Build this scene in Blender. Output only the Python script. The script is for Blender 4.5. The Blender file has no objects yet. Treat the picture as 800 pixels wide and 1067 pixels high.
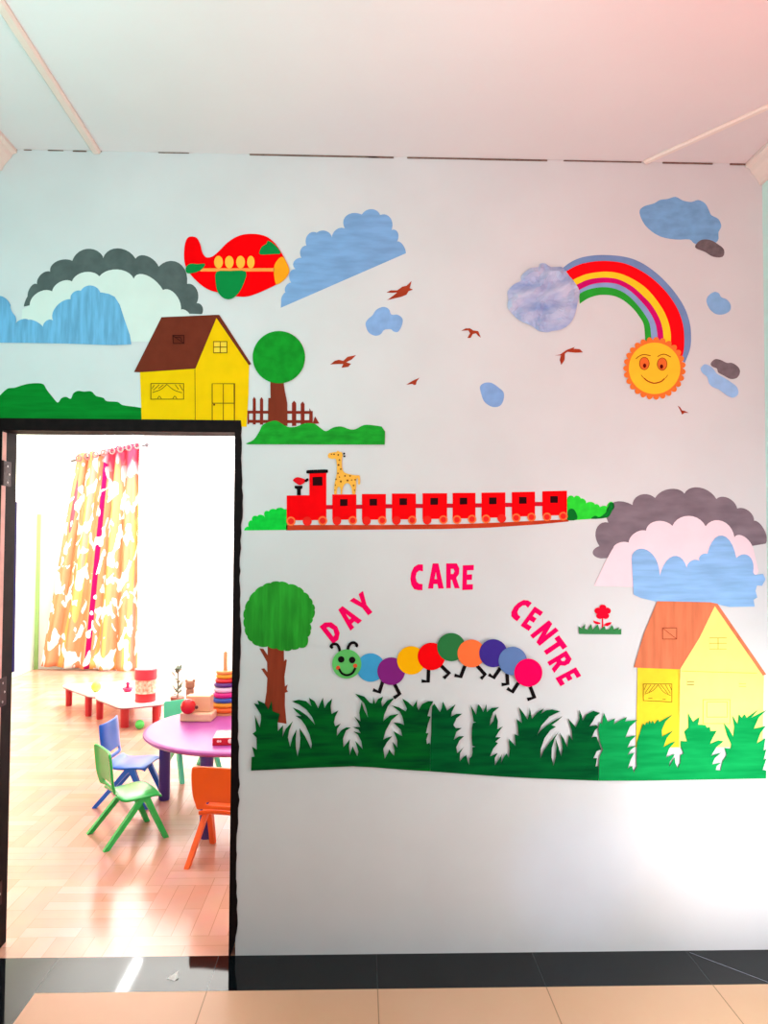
import bpy, bmesh, random
from math import sin, cos, pi, radians, sqrt, atan2
from mathutils import Vector, Matrix
from mathutils.geometry import tessellate_polygon

random.seed(7)
scn = bpy.context.scene
COL = scn.collection
scn.view_settings.view_transform = 'Standard'
scn.view_settings.look = 'None'
scn.view_settings.exposure = 0.0
scn.view_settings.gamma = 1.0

# ------------------------------------------------------------------ camera
H = 1.591            # eye height
FPX = 800.0          # focal length in pixels of an 800x1067 frame
D = 3.0              # the mural wall stands 3 m away (plane y = 3)
YAW, PITCH, ROLL = radians(1.7), radians(2.0), radians(0.28)
Fv = Vector((sin(YAW)*cos(PITCH), cos(YAW)*cos(PITCH), sin(PITCH)))
r0 = Vector((cos(YAW), -sin(YAW), 0)); u0 = r0.cross(Fv)
Rv = cos(ROLL)*r0 + sin(ROLL)*u0
Uv = -sin(ROLL)*r0 + cos(ROLL)*u0
cam = bpy.data.objects.new('camera', bpy.data.cameras.new('camera'))
COL.objects.link(cam)
m3 = Matrix((Rv, Uv, -Fv)).transposed()
cam.matrix_world = Matrix.Translation((0, 0, H)) @ m3.to_4x4()
cam.data.sensor_fit = 'HORIZONTAL'; cam.data.sensor_width = 36.0
cam.data.lens = 36.0*FPX/800.0
cam.data.clip_start = 0.05; cam.data.clip_end = 100
scn.camera = cam

def on_plane(x, y, Y=D):
    """measured photo point -> (X, Z) on the vertical plane y = Y"""
    d = Fv + Rv*((x-400)/FPX) + Uv*((533.5-y)/FPX)
    k = Y/d.y
    return d.x*k, H + d.z*k

# ------------------------------------------------------------------ materials
def lin(c):
    out = []
    for v in c:
        v = v/255.0
        out.append(v/12.92 if v <= 0.04045 else ((v+0.055)/1.055)**2.4)
    return out
MATS = {}
def mat(name, rgb, rough=0.8, spec=0.15, var=0.0, stretch=(1, 1, 1), scale=20.0, rgb2=None,
        bump=0.0, emit=0.0, trans=0.0, coat=0.0, metal=0.0):
    if name in MATS: return MATS[name]
    m = bpy.data.materials.new(name); m.use_nodes = True
    nt = m.node_tree; b = nt.nodes['Principled BSDF']
    c = lin(rgb)
    b.inputs['Base Color'].default_value = (*c, 1)
    b.inputs['Roughness'].default_value = rough
    b.inputs['Specular IOR Level'].default_value = spec
    b.inputs['Metallic'].default_value = metal
    if coat:
        b.inputs['Coat Weight'].default_value = coat; b.inputs['Coat Roughness'].default_value = 0.08
    tc = nt.nodes.new('ShaderNodeTexCoord'); mp = nt.nodes.new('ShaderNodeMapping')
    mp.inputs['Scale'].default_value = stretch
    nz = nt.nodes.new('ShaderNodeTexNoise'); nz.inputs['Scale'].default_value = scale
    nz.inputs['Detail'].default_value = 3.0
    nt.links.new(tc.outputs['Object'], mp.inputs['Vector']); nt.links.new(mp.outputs[0], nz.inputs['Vector'])
    rp = nt.nodes.new('ShaderNodeValToRGB')
    if rgb2 is None:
        k = 1-var
        c2 = [x*k for x in c]; c1 = [min(1, x*(1+var*0.6)) for x in c]
    else:
        c2 = lin(rgb2); c1 = c
    rp.color_ramp.elements[0].position = 0.35; rp.color_ramp.elements[0].color = (*c2, 1)
    rp.color_ramp.elements[1].position = 0.65; rp.color_ramp.elements[1].color = (*c1, 1)
    nt.links.new(nz.outputs['Fac'], rp.inputs['Fac'])
    nt.links.new(rp.outputs[0], b.inputs['Base Color'])
    if bump:
        bp = nt.nodes.new('ShaderNodeBump'); bp.inputs['Strength'].default_value = bump
        bp.inputs['Distance'].default_value = 0.01
        nt.links.new(nz.outputs['Fac'], bp.inputs['Height']); nt.links.new(bp.outputs[0], b.inputs['Normal'])
    MATS[name] = m
    return m

# ------------------------------------------------------------------ object helpers
def tag(o, label=None, cat=None, group=None, kind=None):
    if label: o['label'] = label
    if cat: o['category'] = cat
    if group: o['group'] = group
    if kind: o['kind'] = kind
    return o
def thing(name, label, cat, loc=(0, 0, 0), rotz=0.0, group=None):
    o = bpy.data.objects.new(name, None); COL.objects.link(o)
    o.empty_display_size = 0.05
    o.location = loc; o.rotation_euler = (0, 0, rotz)
    return tag(o, label, cat, group)
def link(name, me, m, parent=None, loc=None):
    o = bpy.data.objects.new(name, me); COL.objects.link(o)
    if m is not None: me.materials.append(m)
    if parent is not None: o.parent = parent
    if loc is not None: o.location = loc
    return o
def obj(name, bm, m, parent=None, loc=None, smooth=False):
    me = bpy.data.meshes.new(name)
    bmesh.ops.recalc_face_normals(bm, faces=bm.faces)
    if smooth:
        for f in bm.faces: f.smooth = True
        bm.to_mesh(me); bm.free()
        try: me.set_sharp_from_angle(angle=radians(40))
        except Exception: pass
    else:
        bm.to_mesh(me); bm.free()
    return link(name, me, m, parent, loc)
def copy_tree(o, parent=None):
    c = o.copy(); COL.objects.link(c)
    if parent is not None: c.parent = parent
    for ch in list(o.children): copy_tree(ch, c)
    return c
def box(bm, x0, x1, y0, y1, z0, z1, M=None):
    vs = [bm.verts.new((x, y, z)) for x in (x0, x1) for y in (y0, y1) for z in (z0, z1)]
    if M is not None:
        for v in vs: v.co = M @ v.co
    for f in ((0, 1, 3, 2), (4, 6, 7, 5), (0, 4, 5, 1), (2, 3, 7, 6), (0, 2, 6, 4), (1, 5, 7, 3)):
        bm.faces.new([vs[i] for i in f])
    return vs
def bevel(bm, w, seg=2):
    bmesh.ops.bevel(bm, geom=bm.edges[:], offset=w, segments=seg, affect='EDGES', profile=0.5)
def tube(bm, pts, rad, n=10, square=False, caps=True):
    """swept tube through pts, rad scalar or list"""
    P = [Vector(p) for p in pts]
    rings = []
    for i, p in enumerate(P):
        t = (P[min(i+1, len(P)-1)] - P[max(i-1, 0)]).normalized()
        a = Vector((0, 0, 1)) if abs(t.z) < 0.9 else Vector((0, 1, 0))
        s = t.cross(a).normalized(); u = s.cross(t).normalized()
        r = rad[i] if isinstance(rad, (list, tuple)) else rad
        ring = []
        for k in range(n):
            an = 2*pi*k/n + (pi/4 if square else 0)
            ring.append(bm.verts.new(p + s*cos(an)*r + u*sin(an)*r))
        rings.append(ring)
    for a, b in zip(rings, rings[1:]):
        for k in range(n):
            bm.faces.new((a[k], a[(k+1) % n], b[(k+1) % n], b[k]))
    if caps:
        bm.faces.new(rings[0][::-1]); bm.faces.new(rings[-1])
def lathe(bm, prof, n=32, M=None):
    """prof: list of (r, z)"""
    rings = []
    for r, z in prof:
        if r < 1e-6: rings.append([bm.verts.new((0, 0, z))])
        else: rings.append([bm.verts.new((r*cos(2*pi*k/n), r*sin(2*pi*k/n), z)) for k in range(n)])
    for a, b in zip(rings, rings[1:]):
        for k in range(n):
            q = [a[k % len(a)], a[(k+1) % n % len(a)], b[(k+1) % n % len(b)], b[k % len(b)]]
            u = []
            for v in q:
                if v not in u: u.append(v)
            if len(u) > 2: bm.faces.new(u)
    if M is not None:
        for rg in rings:
            for v in rg: v.co = M @ v.co
def ball(bm, c, r, seg=20, sc=(1, 1, 1)):
    bmesh.ops.create_uvsphere(bm, u_segments=seg, v_segments=seg//2, radius=1.0,
        matrix=Matrix.Translation(c) @ Matrix.Diagonal((r*sc[0], r*sc[1], r*sc[2], 1)))

# ------------------------------------------------------------------ flat paper helpers
T = 0.0009      # paper thickness
GAP = 0.0012    # spacing of layers glued one on the other
def zm(x0, y0, s, pts):
    return [(x0 + a/s, y0 + b/s) for a, b in pts]
def smooth_loop(pts, n=5, closed=True):
    out = []; N = len(pts)
    rng = range(N) if closed else range(N-1)
    for i in rng:
        if closed: p0, p1, p2, p3 = pts[i-1], pts[i], pts[(i+1) % N], pts[(i+2) % N]
        else: p0, p1, p2, p3 = pts[max(i-1, 0)], pts[i], pts[i+1], pts[min(i+2, N-1)]
        for k in range(n):
            t = k/n
            q = []
            for d in (0, 1):
                q.append(0.5*((2*p1[d]) + (-p0[d]+p2[d])*t + (2*p0[d]-5*p1[d]+4*p2[d]-p3[d])*t*t + (-p0[d]+3*p1[d]-3*p2[d]+p3[d])*t**3))
            out.append(tuple(q))
    if not closed: out.append(pts[-1])
    return out
def arcs(pts, n=10):
    """cusp, crown, cusp, crown, ... cusp : rounded scallops through every crown"""
    out = [pts[0]]
    for i in range(0, len(pts)-2, 2):
        a, m, b = pts[i], pts[i+1], pts[i+2]
        c = (2*m[0]-(a[0]+b[0])/2, 2*m[1]-(a[1]+b[1])/2)
        for k in range(1, n+1):
            t = k/n
            e = (1-cos(pi*t))/2; hh = sin(pi*t)
            out.append(tuple(0.5*((1-t)**2*a[d] + 2*t*(1-t)*c[d] + t*t*b[d]) + 0.5*((1-e)*a[d] + e*b[d] + (m[d]-(a[d]+b[d])/2)*hh) for d in (0, 1)))
    return out
def circ(c, r, n=36, ry=None):
    ry = r if ry is None else ry
    return [(c[0]+r*cos(2*pi*k/n), c[1]+ry*sin(2*pi*k/n)) for k in range(n)]
def add_sheet(bm, loops, layer, org):
    """loops: outer (+ holes) of photo points lying on the wall; a thin sheet standing layer*GAP off the wall"""
    yb = D - 0.0004 - layer*GAP; yf = yb - T
    L = []
    for lp in loops:
        q = [(x, y) for i, (x, y) in enumerate(lp) if i == 0 or (x-lp[i-1][0])**2 + (y-lp[i-1][1])**2 > 1e-6]
        if (q[0][0]-q[-1][0])**2 + (q[0][1]-q[-1][1])**2 < 1e-6: q.pop()
        L.append([on_plane(x, y, yf) for x, y in q])
    tri = tessellate_polygon([[Vector((a, b, 0)) for a, b in lp] for lp in L])
    flat = [p for lp in L for p in lp]
    vf = [bm.verts.new((a-org[0], yf-org[1], b-org[2])) for a, b in flat]
    vb = [bm.verts.new((a-org[0], yb-org[1], b-org[2])) for a, b in flat]
    for t in tri:
        try:
            bm.faces.new([vf[i] for i in t]); bm.faces.new([vb[i] for i in reversed(t)])
        except ValueError: pass
    k = 0
    for lp in L:
        n = len(lp)
        for i in range(n):
            a, b = k+i, k+(i+1) % n
            try: bm.faces.new((vf[a], vf[b], vb[b], vb[a]))
            except ValueError: pass
        k += n
def org_of(parent): 
    p = Vector((0, 0, 0)); o = parent
    while o is not None:
        p = p + Vector(o.location); o = o.parent
    return p
def wall_pt(x, y): 
    X, Z = on_plane(x, y, D); return Vector((X, D, Z))
def sheet(name, pts, layer, m, parent=None, holes=(), multi=None, label=None, cat=None, group=None):
    """a paper piece; a thing of its own without a parent, else a part"""
    loops = multi if multi else [[pts, *holes]]
    if parent is None:
        a = [p for lp in loops for p in lp[0]]
        org = wall_pt(sum(p[0] for p in a)/len(a), max(p[1] for p in a)); loc = org
    else:
        org = org_of(parent); loc = None
    bm = bmesh.new()
    for lp in loops: add_sheet(bm, lp, layer, org)
    me = bpy.data.meshes.new(name)
    bm.to_mesh(me); bm.free()
    # face winding: front faces look at the room
    o = link(name, me, m, parent, loc)
    b2 = bmesh.new(); b2.from_mesh(me); bmesh.ops.recalc_face_normals(b2, faces=b2.faces); b2.to_mesh(me); b2.free()
    if label: tag(o, label, cat, group)
    return o
def strip(pl, w):
    """polyline -> closed outline of constant width w (photo units)"""
    Lf, Rt = [], []
    for i, p in enumerate(pl):
        a = pl[max(i-1, 0)]; b = pl[min(i+1, len(pl)-1)]
        dx, dy = b[0]-a[0], b[1]-a[1]; n = sqrt(dx*dx+dy*dy) or 1
        nx, ny = -dy/n*w/2, dx/n*w/2
        if 0 < i < len(pl)-1:       # mitre
            d1 = (p[0]-a[0], p[1]-a[1]); n1 = sqrt(d1[0]**2+d1[1]**2) or 1
            c = max(0.45, abs((d1[0]*dx+d1[1]*dy)/(n1*n)))
            nx, ny = nx/c, ny/c
        Lf.append((p[0]+nx, p[1]+ny)); Rt.append((p[0]-nx, p[1]-ny))
    return Lf + Rt[::-1]
def lines(name, pls, w, layer, m, parent):
    multi = []
    for pl in pls:
        if abs(pl[0][0]-pl[-1][0]) + abs(pl[0][1]-pl[-1][1]) < 1e-6:      # closed outline: a frame with a hole
            q = pl[:-1]; n = len(q); io = [[], []]
            ar = sum(q[i][0]*q[(i+1) % n][1]-q[(i+1) % n][0]*q[i][1] for i in range(n))
            for i in range(n):
                a, p, b = q[i-1], q[i], q[(i+1) % n]
                d1 = Vector((p[0]-a[0], p[1]-a[1])).normalized(); d2 = Vector((b[0]-p[0], b[1]-p[1])).normalized()
                nn = Vector((-d1.y-d2.y, d1.x+d2.x)).normalized(); k = w/2/max(0.5, nn.dot(Vector((-d1.y, d1.x))))
                io[0].append((p[0]+nn.x*k, p[1]+nn.y*k)); io[1].append((p[0]-nn.x*k, p[1]-nn.y*k))
            multi.append(io[::-1] if ar > 0 else io)
        else: multi.append([strip(pl, w)])
    return sheet(name, None, layer, m, parent, multi=multi)
def paper_thing(name, label, cat, px, group=None):
    return thing(name, label, cat, wall_pt(*px), 0, group)

# =================================================================== SETTING
WT = 0.12
ZC = 3.109                      # ceiling
XL, XR = -1.425, 1.607          # side walls of the near room
M_wall = mat('wall_paint', (210, 205, 208), 0.75, 0.2, 0.03, (1, 1, 1), 3.0)
M_side = mat('side_wall_paint', (212, 246, 240), 0.75, 0.2, 0.03, (1, 1, 1), 3.0)
M_ceil = mat('ceiling_paint', (230, 216, 218), 0.8, 0.1, 0.02, (1, 1, 1), 2.0)
M_white = mat('room_white_paint', (244, 244, 242), 0.8, 0.1, 0.01, (1, 1, 1), 2.0)
M_corn = mat('cornice_paint', (240, 222, 214), 0.6, 0.3, 0.01, (1, 1, 1), 4.0)
M_strip = mat('moulding_paint', (238, 205, 195), 0.5, 0.4, 0.01, (1, 1, 1), 4.0)

def quad_wall(name, x0, x1, y0, y1, z0, z1, m):
    bm = bmesh.new(); box(bm, x0, x1, y0, y1, z0, z1)
    return tag(obj(name, bm, m), kind='structure')

# door opening measured on the wall plane
OX0, OX1, OZ = -1.386, -0.494, 2.003     # clear opening
# front wall with a doorway
bm = bmesh.new()
loops = [[(-4.3, -0.0), (OX0-0.045, 0.0), (OX0-0.045, OZ+0.045), (OX1+0.024, OZ+0.045), (OX1+0.024, 0.0), (3.2, 0.0), (3.2, ZC+0.05), (-4.3, ZC+0.05)]]
tri = tessellate_polygon([[Vector((a, b, 0)) for a, b in loops[0]]])
vf = [bm.verts.new((a, D, b)) for a, b in loops[0]]; vb = [bm.verts.new((a, D+WT, b)) for a, b in loops[0]]
for t in tri:
    bm.faces.new([vf[i] for i in t]); bm.faces.new([vb[i] for i in reversed(t)])
for i in range(len(vf)):
    j = (i+1) % len(vf); bm.faces.new((vf[i], vf[j], vb[j], vb[i]))
wall_front = tag(obj('wall_front', bm, M_wall), kind='structure')
quad_wall('wall_left', XL-0.1, XL, -2.0, D, 0, ZC, M_side)
quad_wall('wall_right', XR, XR+0.1, -2.0, D, 0, ZC, M_side)

# ceiling of the near room
quad_wall('ceiling', XL-0.1, XR+0.1, -1.2, D, ZC, ZC+0.08, M_ceil)
# dark open joint between wall and ceiling, broken into lengths
M_gap = mat('dark_joint', (128, 98, 90), 0.9, 0.05, 0.3, (1, 1, 1), 60.0)
bm = bmesh.new()
def joint(x0, x1, w=0.004):
    a = on_plane(x0, 165)[0]; b = on_plane(x1, 165)[0]
    box(bm, a, b, D-0.004, D-0.0005, ZC-w*0.75-0.001, ZC-0.001)
for a, b, w in ((14, 18, .003), (25, 33, .003), (50, 66, .003), (76, 90, .005), (98, 106, .003), (165, 197, .003), (260, 392, .006), (384, 410, .007),
                (424, 500, .006), (500, 570, .007), (587, 668, .005), (690, 742, .007), (760, 776, .008)):
    joint(a, b, w)
tag(obj('trim_1', bm, M_gap), kind='structure')
# raised plaster bands across the ceiling
def ceiling_band(name, pa, pb, w, h, m):
    a, b = Vector((*pa, 0)), Vector((*pb, 0)); t = (b-a).normalized(); n = Vector((-t.y, t.x, 0))
    bm = bmesh.new()
    prof = [(-w/2, 0), (-w/2, -h*0.5), (-w*0.3, -h), (w*0.3, -h), (w/2, -h*0.5), (w/2, 0)]
    R = []
    for p in (a, b): R.append([bm.verts.new((p.x+n.x*s, p.y+n.y*s, ZC+z-0.0005)) for s, z in prof])
    for k in range(len(prof)-1): bm.faces.new((R[0][k], R[0][k+1], R[1][k+1], R[1][k]))
    bm.faces.new(R[0]); bm.faces.new(R[1][::-1]); bm.faces.new((R[0][0], R[1][0], R[1][-1], R[0][-1]))
    return tag(obj(name, bm, m), kind='structure')
ceiling_band('trim_2', (-1.047, 2.995), (-1.005, 0.6), 0.034, 0.014, M_strip)
ceiling_band('trim_3', (1.13, 2.995), (1.62-0.05, 2.36), 0.028, 0.010, M_corn)
# crown mouldings on the side walls
def cornice(name, X, side, m):
    prof = [(0, 0), (0, -0.085), (0.012, -0.085), (0.018, -0.07), (0.03, -0.052), (0.045, -0.036), (0.052, -0.02), (0.068, -0.014), (0.068, 0)]
    bm = bmesh.new(); R = []
    for y in (-1.2, D-0.002): R.append([bm.verts.new((X - side*s, y, ZC+z-0.001)) for s, z in prof])
    for k in range(len(prof)): 
        j = (k+1) % len(prof); bm.faces.new((R[0][k], R[0][j], R[1][j], R[1][k]))
    bm.faces.new(R[0]); bm.faces.new(R[1][::-1])
    return tag(obj(name, bm, m), kind='structure')
cornice('trim_4', XR-0.001, 1, M_corn); cornice('trim_5', XL+0.001, -1, M_strip)

# ---------------- floors
def floor_mat(name, base, base2, tile, off, seam, rough, spec, width=0.004, axes=2):
    m = bpy.data.materials.new(name); m.use_nodes = True
    nt = m.node_tree; b = nt.nodes['Principled BSDF']; N = nt.nodes; Lk = nt.links
    tc = N.new('ShaderNodeTexCoord'); sp = N.new('ShaderNodeSeparateXYZ'); Lk.new(tc.outputs['Object'], sp.inputs[0])
    masks = []
    for ax, o_ in (('X', off[0]), ('Y', off[1]))[:axes]:
        a = N.new('ShaderNodeMath'); a.operation = 'SUBTRACT'; Lk.new(sp.outputs[ax], a.inputs[0]); a.inputs[1].default_value = o_
        p = N.new('ShaderNodeMath'); p.operation = 'PINGPONG'; Lk.new(a.outputs[0], p.inputs[0]); p.inputs[1].default_value = tile/2
        c = N.new('ShaderNodeMath'); c.operation = 'LESS_THAN'; Lk.new(p.outputs[0], c.inputs[0]); c.inputs[1].default_value = width/2
        masks.append(c)
    mx = N.new('ShaderNodeMath'); mx.operation = 'MAXIMUM'; Lk.new(masks[0].outputs[0], mx.inputs[0]); Lk.new(masks[-1].outputs[0], mx.inputs[1])
    nz = N.new('ShaderNodeTexNoise'); nz.inputs['Scale'].default_value = 2.2; nz.inputs['Detail'].default_value = 4
    Lk.new(tc.outputs['Object'], nz.inputs['Vector'])
    rp = N.new('ShaderNodeValToRGB'); rp.color_ramp.elements[0].position = .3; rp.color_ramp.elements[1].position = .7
    rp.color_ramp.elements[0].color = (*lin(base), 1); rp.color_ramp.elements[1].color = (*lin(base2), 1)
    Lk.new(nz.outputs['Fac'], rp.inputs['Fac'])
    mc = N.new('ShaderNodeMix'); mc.data_type = 'RGBA'
    Lk.new(mx.outputs[0], mc.inputs['Factor']); Lk.new(rp.outputs[0], mc.inputs['A']); mc.inputs['B'].default_value = (*lin(seam), 1)
    Lk.new(mc.outputs['Result'], b.inputs['Base Color'])
    b.inputs['Roughness'].default_value = rough; b.inputs['Specular IOR Level'].default_value = spec
    return m
M_tile = floor_mat('cream_floor_tile', (220, 174, 140), (226, 182, 152), 0.6, (0.068, 2.772), (168, 128, 100), 0.3, 0.12)
M_gran = floor_mat('black_granite', (9, 14, 17), (14, 20, 23), 0.6, (0.068, 2.888), (52, 56, 58), 0.05, 0.22, 0.003, 1)
bm = bmesh.new(); box(bm, -1.128, XR+0.1, -2.0, 2.772, -0.05, 0)
tag(obj('floor', bm, M_tile), kind='structure')
bm = bmesh.new(); box(bm, XL-0.1, XR+0.1, 2.772, D, -0.05, 0); box(bm, XL-0.1, -1.128, -2.0, 2.772, -0.05, 0)
tag(obj('trim_6', bm, M_gran), kind='structure')

def parquet():
    m = bpy.data.materials.new('oak_parquet'); m.use_nodes = True
    nt = m.node_tree; b = nt.nodes['Principled BSDF']; N = nt.nodes; Lk = nt.links
    tc = N.new('ShaderNodeTexCoord'); mp = N.new('ShaderNodeMapping')
    Lk.new(tc.outputs['Object'], mp.inputs['Vector'])
    def planks(rot):
        q = N.new('ShaderNodeMapping'); q.inputs['Rotation'].default_value = (0, 0, rot); Lk.new(tc.outputs['Object'], q.inputs['Vector'])
        br = N.new('ShaderNodeTexBrick'); Lk.new(q.outputs[0], br.inputs['Vector'])
        br.inputs['Color1'].default_value = (*lin((236, 178, 158)), 1); br.inputs['Color2'].default_value = (*lin((222, 158, 132)), 1)
        br.inputs['Mortar'].default_value = (*lin((196, 132, 100)), 1)
        br.inputs['Scale'].default_value = 1.0; br.inputs['Brick Width'].default_value = 0.45; br.inputs['Row Height'].default_value = 0.075
        br.inputs['Mortar Size'].default_value = 0.0012; br.inputs['Bias'].default_value = 0.0
        return br
    A, B = planks(0.0), planks(pi/2)
    ck = N.new('ShaderNodeTexChecker'); ck.inputs['Scale'].default_value = 1/0.45; Lk.new(mp.outputs[0], ck.inputs['Vector'])
    mc = N.new('ShaderNodeMix'); mc.data_type = 'RGBA'
    Lk.new(ck.outputs['Fac'], mc.inputs['Factor']); Lk.new(A.outputs['Color'], mc.inputs['A']); Lk.new(B.outputs['Color'], mc.inputs['B'])
    nz = N.new('ShaderNodeTexNoise'); nz.inputs['Scale'].default_value = 5; nz.inputs['Detail'].default_value = 5; Lk.new(tc.outputs['Object'], nz.inputs['Vector'])
    m2 = N.new('ShaderNodeMix'); m2.data_type = 'RGBA'; m2.blend_type = 'MULTIPLY'; m2.inputs['Factor'].default_value = 0.25
    Lk.new(mc.outputs['Result'], m2.inputs['A']); Lk.new(nz.outputs['Color'], m2.inputs['B'])
    Lk.new(m2.outputs['Result'], b.inputs['Base Color'])
    b.inputs['Roughness'].default_value = 0.2; b.inputs['Specular IOR Level'].default_value = 0.5
    return m
RX0, RX1, RY1 = -3.93, 2.6, 9.45
M_parq = parquet()
bm = bmesh.new(); box(bm, RX0-0.1, RX1+0.1, D+0.0, RY1+0.1, -0.05, 0)
o = tag(obj('floor_playroom', bm, M_parq), kind='structure'); o.name = 'floor.001'
M_mint = mat('playroom_pale_green_paint', (226, 240, 214), 0.8, 0.1, 0.01, (1, 1, 1), 2.0)
quad_wall('wall_playroom_back', RX0-0.1, RX1+0.1, RY1, RY1+0.1, 0, ZC, M_white).name = 'wall_back'
quad_wall('wall_left', RX0-0.1, RX0, D+WT, RY1, 0, ZC, M_mint)
quad_wall('wall_right', RX1, RX1+0.1, D+WT, RY1, 0, ZC, M_white)
quad_wall('ceiling', RX0-0.1, RX1+0.1, D+WT, RY1+0.1, ZC, ZC+0.08, M_white)

# ---------------- door frame and leaf
M_frame = mat('black_door_frame', (22, 12, 13), 0.65, 0.08, 0.35, (1, 1, 1), 30.0)
M_maroon = mat('maroon_door_paint', (112, 34, 38), 0.4, 0.4, 0.2, (1, 1, 1), 12.0)
door = thing('door_1', None, None, ((OX0+OX1)/2, D, 0)); tag(door, kind='structure')
dO = Vector(door.location)
def at_door(bm):
    for v in bm.verts: v.co -= dO
# ragged outer edge where black paint laps onto the wall
bm = bmesh.new()
def jamb(x0, x1, rag, zt):
    n = 70; L, R = [], []
    for k in range(n+1):
        z = zt*k/n
        e = (random.uniform(-1, 1)*0.0035 + 0.004*sin(k*0.35)) if rag else 0
        lean = 0
        R.append((x1+e, z)); L.append((x0, z))
    if rag: R[0] = (x1-0.022, 0.0); R[1] = (x1-0.012, R[1][1]); R[2] = (x1-.006, R[2][1])
    vf = [bm.verts.new((a, D-0.006, b)) for a, b in L+R[::-1]]
    vb = [bm.verts.new((a, D+WT, b)) for a, b in L+R[::-1]]
    N_ = len(vf)
    for k in range(n):
        i, j = k, N_-1-k
        bm.faces.new((vf[i], vf[j], vf[j-1], vf[i+1])); bm.faces.new((vb[i], vb[i+1], vb[j-1], vb[j]))
    for i in range(N_):
        j = (i+1) % N_; bm.faces.new((vf[i], vb[i], vb[j], vf[j]))
jamb(OX1, OX1+0.028, True, OZ+0.047); at_door(bm)
obj('jamb', bm, M_frame, door)
bm = bmesh.new(); box(bm, XL+0.001, OX0, D-0.006, D+WT, 0, OZ+0.047); at_door(bm)
obj('jamb', bm, M_frame, door)
bm = bmesh.new(); box(bm, OX0, OX1, D-0.006, D+WT, OZ, OZ+0.047); at_door(bm)
obj('head', bm, M_frame, door)
# leaf, swung back towards the viewer along the left wall
bm = bmesh.new(); box(bm, XL+0.004, XL+0.034, 2.14, 2.965, 0.012, OZ-0.004); at_door(bm); bevel(bm, 0.003)
lf = obj('door_leaf', bm, M_maroon, door)
M_gap_light = mat('painted_gap_light', (226, 168, 158), 0.6, 0.2, 0.1, (1, 1, 1), 20.0)  # pink tone of light through the hinge gap, put into the colour
M_hinge = mat('painted_hinge', (48, 18, 20), 0.5, 0.15, 0.2, (1, 1, 1), 30.0)
M_screw = mat('screw_steel', (196, 180, 178), 0.35, 0.5, 0.1, (1, 1, 1), 30.0, metal=0.4)
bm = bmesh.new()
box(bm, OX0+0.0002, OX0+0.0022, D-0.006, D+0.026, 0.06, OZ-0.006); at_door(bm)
obj('hinge_gap_light', bm, M_gap_light, door)  # thin strip added to stand in for light seen through the hinge gap
for py0, py1 in ((480, 506), (708, 738), (925, 950)):
    z0, z1 = on_plane(10, py1)[1], on_plane(10, py0)[1]
    bm = bmesh.new(); box(bm, OX0+0.0024, OX0+0.0044, D-0.006, D+0.066, z0, z1); at_door(bm)
    tube(bm, [(OX0+0.006-dO.x, D-0.012-dO.y, z0), (OX0+0.006-dO.x, D-0.012-dO.y, z1)], 0.006, 8)
    hg = obj('hinge', bm, M_hinge, door)
    for k in range(3):
        bm = bmesh.new()
        c = Vector((OX0+0.0046, D+(0.034 if k != 1 else 0.05), z0+(z1-z0)*(0.15+0.33*k))) - dO
        ball(bm, c, 0.0045, 10, (0.5, 1, 1)); obj('screw', bm, M_screw, hg)

# chalk line drawn on the granite
M_chalk = mat('chalk', (150, 152, 165), 0.9, 0.05, 0.1)
bm = bmesh.new()
a, b = Vector((1.277, 2.985, 0)), Vector((1.475, 2.782, 0)); t = (b-a).normalized(); n = Vector((-t.y, t.x, 0))*0.0014
vs = [bm.verts.new(p) for p in (a+n+Vector((0, 0, .0008)), a-n+Vector((0, 0, .0008)), b-n+Vector((0, 0, .0008)), b+n+Vector((0, 0, .0008)))]
bm.faces.new(vs); tag(obj('trim_8', bm, M_chalk), kind='structure')

# =================================================================== WALL PAPER CUT-OUTS
def P(name, rgb, var=0.05, stretch=(1, 1, 1), scale=14.0, rgb2=None, **k):
    return mat(name, rgb, 0.9, 0.03, var, stretch, scale, rgb2, **k)
BLK = P('black_paper', (24, 18, 20)); INK = P('brown_ink_line', (120, 82, 20)); INK2 = P('dark_ink_line', (66, 30, 20))
RED = P('red_paper', (250, 2, 8)); GRN = P('green_paper', (14, 128, 62)); 
VST, HST, DST = (6, 1, 0.7), (0.7, 1, 6), (3, 1, 3)

# --- clouds above the door
A1 = lambda p: zm(0, 250, 7.273, p); A2 = lambda p: zm(100, 250, 6.667, p)
g = arcs(A1([(180, 505), (190, 465), (208, 430), (232, 355), (280, 335), (310, 262), (380, 240), (430, 162), (548, 158), (655, 68), (780, 125)])) \
  + arcs(A2([(48, 130), (150, 58), (275, 130), (355, 112), (435, 185), (575, 160), (632, 305), (700, 345), (698, 440), (738, 462), (735, 515)])) \
  + A2([(640, 512), (560, 470), (440, 360), (250, 290), (130, 240), (0, 290)]) + A1([(560, 340), (400, 430), (250, 490)])
sheet('cloud_cutout', g, 0, P('charcoal_wash', (86, 94, 94), 0.15, (2, 1, 2), 9), label='dark grey scalloped paper cloud arching above the white cloud over the doorway', cat='paper cloud')
g = A1([(165, 590), (168, 530)]) + arcs(A1([(225, 495), (285, 400), (395, 390), (455, 318), (545, 315), (640, 244), (755, 278)])) \
  + arcs(A2([(22, 255), (150, 205), (262, 270), (350, 245), (465, 348), (550, 375), (590, 485), (625, 490), (652, 522)])) + A2([(640, 705), (245, 706), (0, 705)]) + A1([(180, 700)])
sheet('cloud_cutout', g, 1, P('white_card', (214, 216, 212), 0.03, (1, 1, 1), 8), label='white scalloped paper cloud in front of the dark grey one left of the airplane', cat='paper cloud')
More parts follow.
